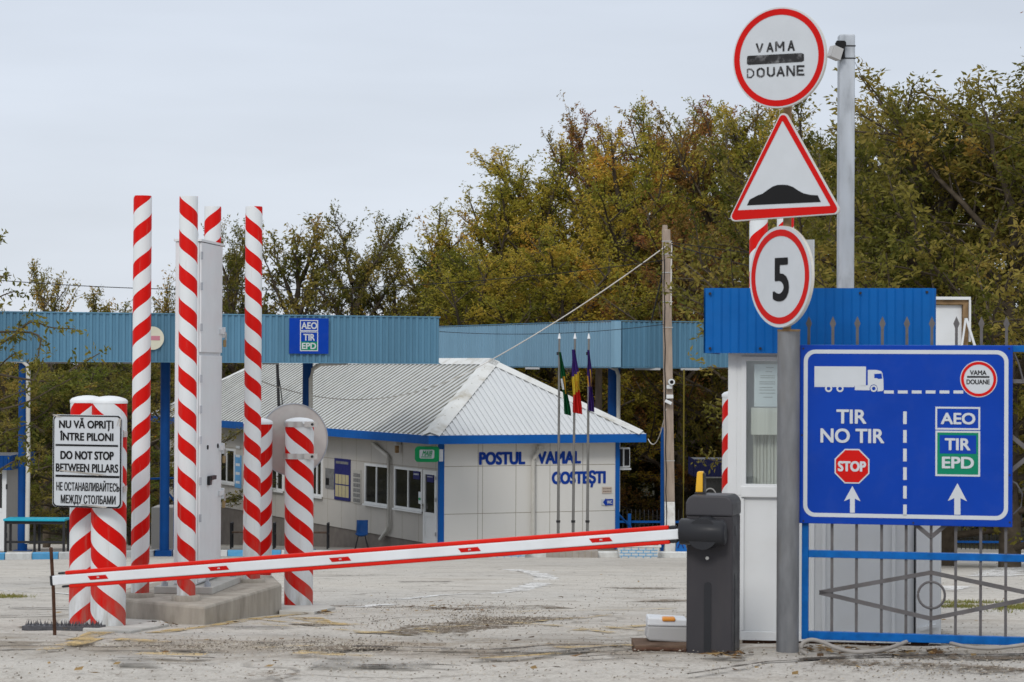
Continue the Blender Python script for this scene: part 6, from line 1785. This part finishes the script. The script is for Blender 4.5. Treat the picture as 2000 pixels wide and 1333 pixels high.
TT = [('olive', 20, 690, 74, .8, 'leafy bush under the far left end of the blue canopy', 0.7),
 ('green', 150, 700, 76, .9, 'leafy green bush under the canopy behind the turquoise table', 1.7),
 ('olive', 265, 688, 80, .9, 'leafy yellowing bush under the canopy behind the leftmost tall pole', 2.7),
 ('maple', 1085, 430, 100, 1.2, 'lower yellow maple directly behind the flagpole tops', 2.2),
 ('maple2', 930, 480, 99, 1.1, 'low yellowing maple above the left end of the paler canopy', 4.4),
('airy', 95, 508, 84, .6, 'small airy tree with reddish tips rising alone over the left part of the blue canopy', 0),
 ('airy', 212, 562, 88, .8, 'low sparse tree top just left of the leftmost tall striped pole above the canopy', 1),
 ('spire', 330, 528, 98, .8, 'slender tree seen between the leftmost tall poles above the canopy', 2),
 ('olive', 455, 418, 100, .8, 'open branched tree seen left and right of the tall pole on the plinth rear', 3),
 ('airy', 578, 416, 100, 1.25, 'open tree with sky gaps left of the blue square lane sign top', 4),
 ('olive', 685, 402, 100, 1.05, 'round topped olive tree rising above the blue square lane sign', 5),
 ('olive', 775, 498, 101, .9, 'low dark olive tree filling the dip in the tree line', 1.3),
 ('spire', 846, 424, 108, 1.15, 'narrow pointed tree with a single spire above the canopy end', .4),
 ('green', 905, 455, 106, 1.2, 'fresh green bushy tree right above the canopy end', 2.2),
 ('maple', 965, 345, 108, 1.3, 'yellow green maple above the ridge of the customs roof', .3),
 ('maple2', 1055, 278, 109, 1.4, 'yellow green maple with upright tips left of the flagpoles', 1.9),
 ('brown', 1150, 208, 114, 1.25, 'tall russet topped tree above the flagpoles', 2.9),
 ('maple', 1225, 255, 106, 1.35, 'yellow green maple just left of the utility pole', 4.1),
 ('maple2', 1295, 200, 114, 1.35, 'tall maple with yellow upright shoots above the utility pole', 5.0),
 ('brown', 1400, 186, 107, 1.3, 'brown tinged tree between the utility pole and the triangular sign', .9),
 ('brown', 1335, 400, 100, 1.1, 'lower brown leaved tree directly behind the utility pole top', 3.6),
 ('maple2', 1490, 200, 105, 1.3, 'dull yellow tree behind the triangular sign', 3.1),
 ('walnut', 1600, 178, 93, 1.35, 'dense walnut tree between the round sign and the square mast', 2.0),
 ('walnut', 1745, 150, 72, .85, 'dense walnut tree just right of the square mast', .2),
 ('walnut', 1850, 118, 51, 1.0, 'large walnut tree above the big blue board', 3.4),
 ('walnut', 1975, 92, 49, 1.0, 'large walnut tree cut by the right edge of the picture', 5.1)]
for i, (k, px, py, d, ws, lab, rz) in enumerate(TT):
    plant_tree(k, px, py, d, ws, lab, rz=rz)
# thin bare-topped tree at the upper right corner
t_ = W(2022, 25, 60); 
tm, S, D, Ln, rg = skeleton(77, 15, .75, base=.55, n1=12, n2=5, n3=4, upright=1.0)
V, tw = leaves(rg, S, D, Ln, 1, .10); sc_ = (t_.z-gz(60))/15.5
t = thing('tree', 'thin nearly bare tree top in the upper right corner', 'tree', (t_.x+.3, 60, gz(60)), 0, 'trees behind the customs post')
for nm, mm in (('crown', mesh_from('crown', V*sc_, np.arange(len(V), dtype=np.int32).reshape(-1,4), tint_for(rg, tw, 4, .6, .8), [LM_BROWN])),):
    o = bpy.data.objects.new(nm, mm); C.objects.link(o); o.parent = t
tme = bpy.data.meshes.new('trunk'); tme.from_pydata([tuple(v*sc_) for v in tm.v], [], tm.f); tme.materials.append(M['bark']); o = bpy.data.objects.new('trunk', tme); C.objects.link(o); o.parent = t

# the wood behind: one continuous mass
rw = random.Random(8)
VV, TN = [], []
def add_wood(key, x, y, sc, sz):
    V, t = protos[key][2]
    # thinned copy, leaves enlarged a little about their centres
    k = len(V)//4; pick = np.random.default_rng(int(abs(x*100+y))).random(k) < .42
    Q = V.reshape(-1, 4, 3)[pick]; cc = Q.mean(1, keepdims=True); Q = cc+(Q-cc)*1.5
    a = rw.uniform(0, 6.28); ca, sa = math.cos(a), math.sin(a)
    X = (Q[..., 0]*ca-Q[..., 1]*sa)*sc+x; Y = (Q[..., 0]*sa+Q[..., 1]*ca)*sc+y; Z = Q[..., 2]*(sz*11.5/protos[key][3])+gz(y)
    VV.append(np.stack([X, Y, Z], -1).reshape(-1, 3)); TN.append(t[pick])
for px in range(-260, 2300, 118):
    d = 118+rw.uniform(-5, 6)
    sky = np.interp(px, [-300, 0, 200, 420, 700, 800, 950, 1150, 1400, 1700, 2300], [700, 690, 680, 590, 560, 600, 480, 380, 330, 290, 240])
    z_t = W(px, sky+rw.uniform(0, 60), d).z
    add_wood(rw.choice(['olive', 'green', 'walnut', 'brown']), W(px, 700, d).x, d, 1.0, (z_t-gz(d))/11.5)
for px in range(-300, 2350, 105):
    d = 103+rw.uniform(-3, 3)
    z_t = W(px, 690+rw.uniform(-70, 40), d).z
    add_wood(rw.choice(['olive', 'green', 'walnut']), W(px, 700, d).x, d, .95, (z_t-gz(d))/11.5)
V = np.concatenate(VV); T_ = np.concatenate(TN)
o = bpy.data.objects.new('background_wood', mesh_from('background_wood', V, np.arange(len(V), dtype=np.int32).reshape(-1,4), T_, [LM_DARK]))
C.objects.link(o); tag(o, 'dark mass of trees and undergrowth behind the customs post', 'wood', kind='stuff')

# near tree at the left whose leafy twigs reach into the picture
rg = np.random.default_rng(91); rd = random.Random(91)
nt_ = W(-330, 900, 24.5); nz_ = gz(24.5)
t = thing('tree', 'near tree outside the left edge whose leafy twigs hang in front of the blue canopy', 'tree', (nt_.x, 24.5, nz_), 0)
NM = Vector((nt_.x, 24.5, nz_))
tm = MB(); tm.tube([NM+Vector((0,0,-.2)), NM+Vector((.05,0,1.2)), NM+Vector((-.05,.05,2.6)), NM+Vector((.05,0,4.2))], [.13,.11,.085,.04], 10)
S, D, Ln = [], [], []
def twig_branch(P, n=16, tl=.22):
    P = spline(P, 5)
    tm.tube(P, [.012*(1-.75*i/(len(P)-1))+.002 for i in range(len(P))], 5)
    for i in range(n):
        f = .12+.88*(i+.5)/n; j = min(len(P)-2, int(f*(len(P)-1))); o = P[j].lerp(P[j+1], f*(len(P)-1)-j)
        dr = (P[j+1]-P[j]).normalized()*.9+Vector((rd.uniform(-1,1), rd.uniform(-1,1), rd.uniform(-.9,.7)))*.7
        S.append(o); D.append(dr.normalized()); Ln.append(rd.uniform(.35,1)*tl)
def NW(px, py): return W(px, py, 24.5+rd.uniform(-.25,.25))
root = NM+Vector((0,0,2.6))
for P in ([(-60,700),(20,660),(60,630),(100,640),(146,643)], [(-50,690),(0,670),(30,655),(40,625)], [(60,650),(75,690),(68,705)], [(-60,560),(-20,545),(22,538)],
          [(-50,610),(0,580),(28,570)], [(-40,480),(-10,468),(6,462)], [(-60,760),(10,705),(30,690)], [(-60,790),(30,770),(60,752),(85,700)], [(-40,850),(20,840),(50,830)],
          [(-60,880),(0,870),(40,850),(55,870)], [(-50,930),(20,905),(50,895),(58,915)], [(80,745),(150,715),(195,690)], [(-60,800),(40,790),(110,755),(150,735)], [(-60,700),(-30,640),(0,600)]):
    twig_branch([root+(NW(*P[0])-root)*.5]+[NW(*p_) for p_ in P], n=20 if len(P) > 3 else 13)
# the rest of its crown, beyond the frame
for i in range(26):
    az = rd.uniform(0, 6.28); el = rd.uniform(.1, 1.2); L = rd.uniform(.9, 1.7)
    d_ = Vector((math.cos(az)*math.cos(el)-.35, math.sin(az)*math.cos(el), math.sin(el))).normalized()
    o = NM+Vector((0,0,rd.uniform(1.9,4.1)))
    if (o+d_*L).x > -5.5: continue
    tm.tube([o, o+d_*L*.5+Vector((0,0,.1)), o+d_*L], [.025,.015,.005], 5)
    for k in range(26):
        S.append(o+d_*L*rd.uniform(.25,1)); D.append((d_+Vector((rd.uniform(-1,1),rd.uniform(-1,1),rd.uniform(-.6,.6)))).normalized()); Ln.append(rd.uniform(.2,.5))
tm.build('trunk', M['bark'], t)
S = np.array([tuple(s_-NM) for s_ in S]); D = np.array([tuple(d_) for d_ in D]); Ln = np.array(Ln)
V, tw = leaves(rg, S, D, Ln, 8, .058, droop=.3, spread=.035, wid=.42)
o = bpy.data.objects.new('crown', mesh_from('crown', V, np.arange(len(V), dtype=np.int32).reshape(-1,4), tint_for(rg, tw, 3, .22, .45), [LM_OLIVE])); C.objects.link(o); o.parent = t

# ------------------------------------------------------------------ litter: loose leaves, gravel, grass tufts
def scatter(name, label, cat, n, region, size, mats, seed, flat=.3, clumps=None):
    rd = random.Random(seed); mb = MB()
    for i in range(n):
        if clumps and rd.random() < .75:
            cx_, cy_, sx_, sy_ = rd.choice(clumps); p_ = (rd.gauss(cx_, sx_), rd.gauss(cy_, sy_))
        else: p_ = (rd.uniform(region[0], region[2]), region[1]+(region[3]-region[1])*rd.random())
        if p_[1] > 1330: continue
        g = G(*p_)
        if g.y > 61 or (g.x > 1.6 and g.y > 16.4 and g.y < 18 and g.x < 3): continue
        s_ = size*rd.uniform(.4, 1.3); a = rd.uniform(0, 6.28); mb.cur = rd.randrange(len(mats))
        c_, s2 = math.cos(a)*s_, math.sin(a)*s_
        zz = g.z+.014
        if flat < 1:
            mb.add([(g.x-c_, g.y-s2, zz), (g.x-s2*.5, g.y+c_*.5, zz+s_*flat*rd.random()), (g.x+c_, g.y+s2, zz+s_*flat*rd.random()*1.4), (g.x+s2*.5, g.y-c_*.5, zz)], [(0,1,2,3)])
        else:
            mb.add([(g.x-c_, g.y-s2, zz-.01), (g.x-s2, g.y+c_, zz-.01), (g.x+c_, g.y+s2, zz-.01), (g.x+s2, g.y-c_, zz-.01), (g.x+s_*.2, g.y, zz-.01+s_*.9)], [(0,1,4),(1,2,4),(2,3,4),(3,0,4)])
    return tag(mb.build(name, mats), label, cat, kind='stuff')
LFB = [mat('dry_leaf_brown', (.16,.085,.03), .8, var=.3), mat('dry_leaf_tan', (.26,.17,.07), .8, var=.3), mat('dry_leaf_dark', (.07,.04,.02), .8, var=.3)]
scatter('fallen_leaves', 'brown fallen leaves scattered over the worn ground', 'leaves', 420, (0,1100,2000,1330), .035, LFB, 4,
        clumps=[(1655,1274,25,4),(1820,1278,28,3),(1440,1282,20,3),(310,1222,20,3),(620,1200,15,3),(870,1190,70,8),(1745,1280,25,2),(1400,1283,20,2),(1600,1270,30,3),(1950,1150,60,40)])
scatter('gravel', 'loose grit and small stones on the worn ground', 'gravel', 9500, (0,1096,2000,1332), .0075, [mat('stone_dark', (.13,.11,.085), .9), mat('stone_mid', (.27,.24,.205), .9), mat('stone_tan', (.40,.36,.30), .9)], 6, flat=1,
        clumps=[(500,1180,600,60),(1000,1230,600,60),(870,1188,110,9),(980,1206,70,7),(660,1262,80,7),(420,1262,110,7),(1300,1150,110,20),(900,1220,110,9),(1000,1300,700,25),(1850,1300,150,18),(1000,1265,500,10)])
GRASS = leaf_mat('grass_blades', [(.10,.12,.02),(.19,.20,.04),(.28,.23,.09)], .3)
def grass(name, label, spots, n, seed):
    rg = np.random.default_rng(seed); V = []
    for i in range(n):
        cx_, cy_, sx_, sy_ = spots[int(rg.integers(len(spots)))]
        g = G(rg.normal(cx_, sx_), rg.normal(cy_, sy_)); a = rg.random()*6.28; h_ = rg.uniform(.01, .035); l_ = rg.uniform(-.03, .03)
        w_ = .004; ca, sa = math.cos(a)*w_, math.sin(a)*w_
        V += [(g.x-ca, g.y-sa, g.z), (g.x+ca, g.y+sa, g.z), (g.x+ca*.3+l_, g.y+sa*.3+l_*.5, g.z+h_), (g.x-ca*.3+l_, g.y-sa*.3+l_*.5, g.z+h_)]
    V = np.array(V)
    o = bpy.data.objects.new(name, mesh_from(name, V, np.arange(len(V), dtype=np.int32).reshape(-1,4), rg.random(len(V)//4), [GRASS])); C.objects.link(o)
    return tag(o, label, 'grass', kind='stuff')
grass('grass', 'low grass growing through cracks in the worn ground', [(1965,1190,30,3),(1870,1186,24,1.5),(1990,1186,25,3),(15,1167,22,1.5),(1900,1178,40,1)], 2600, 12)
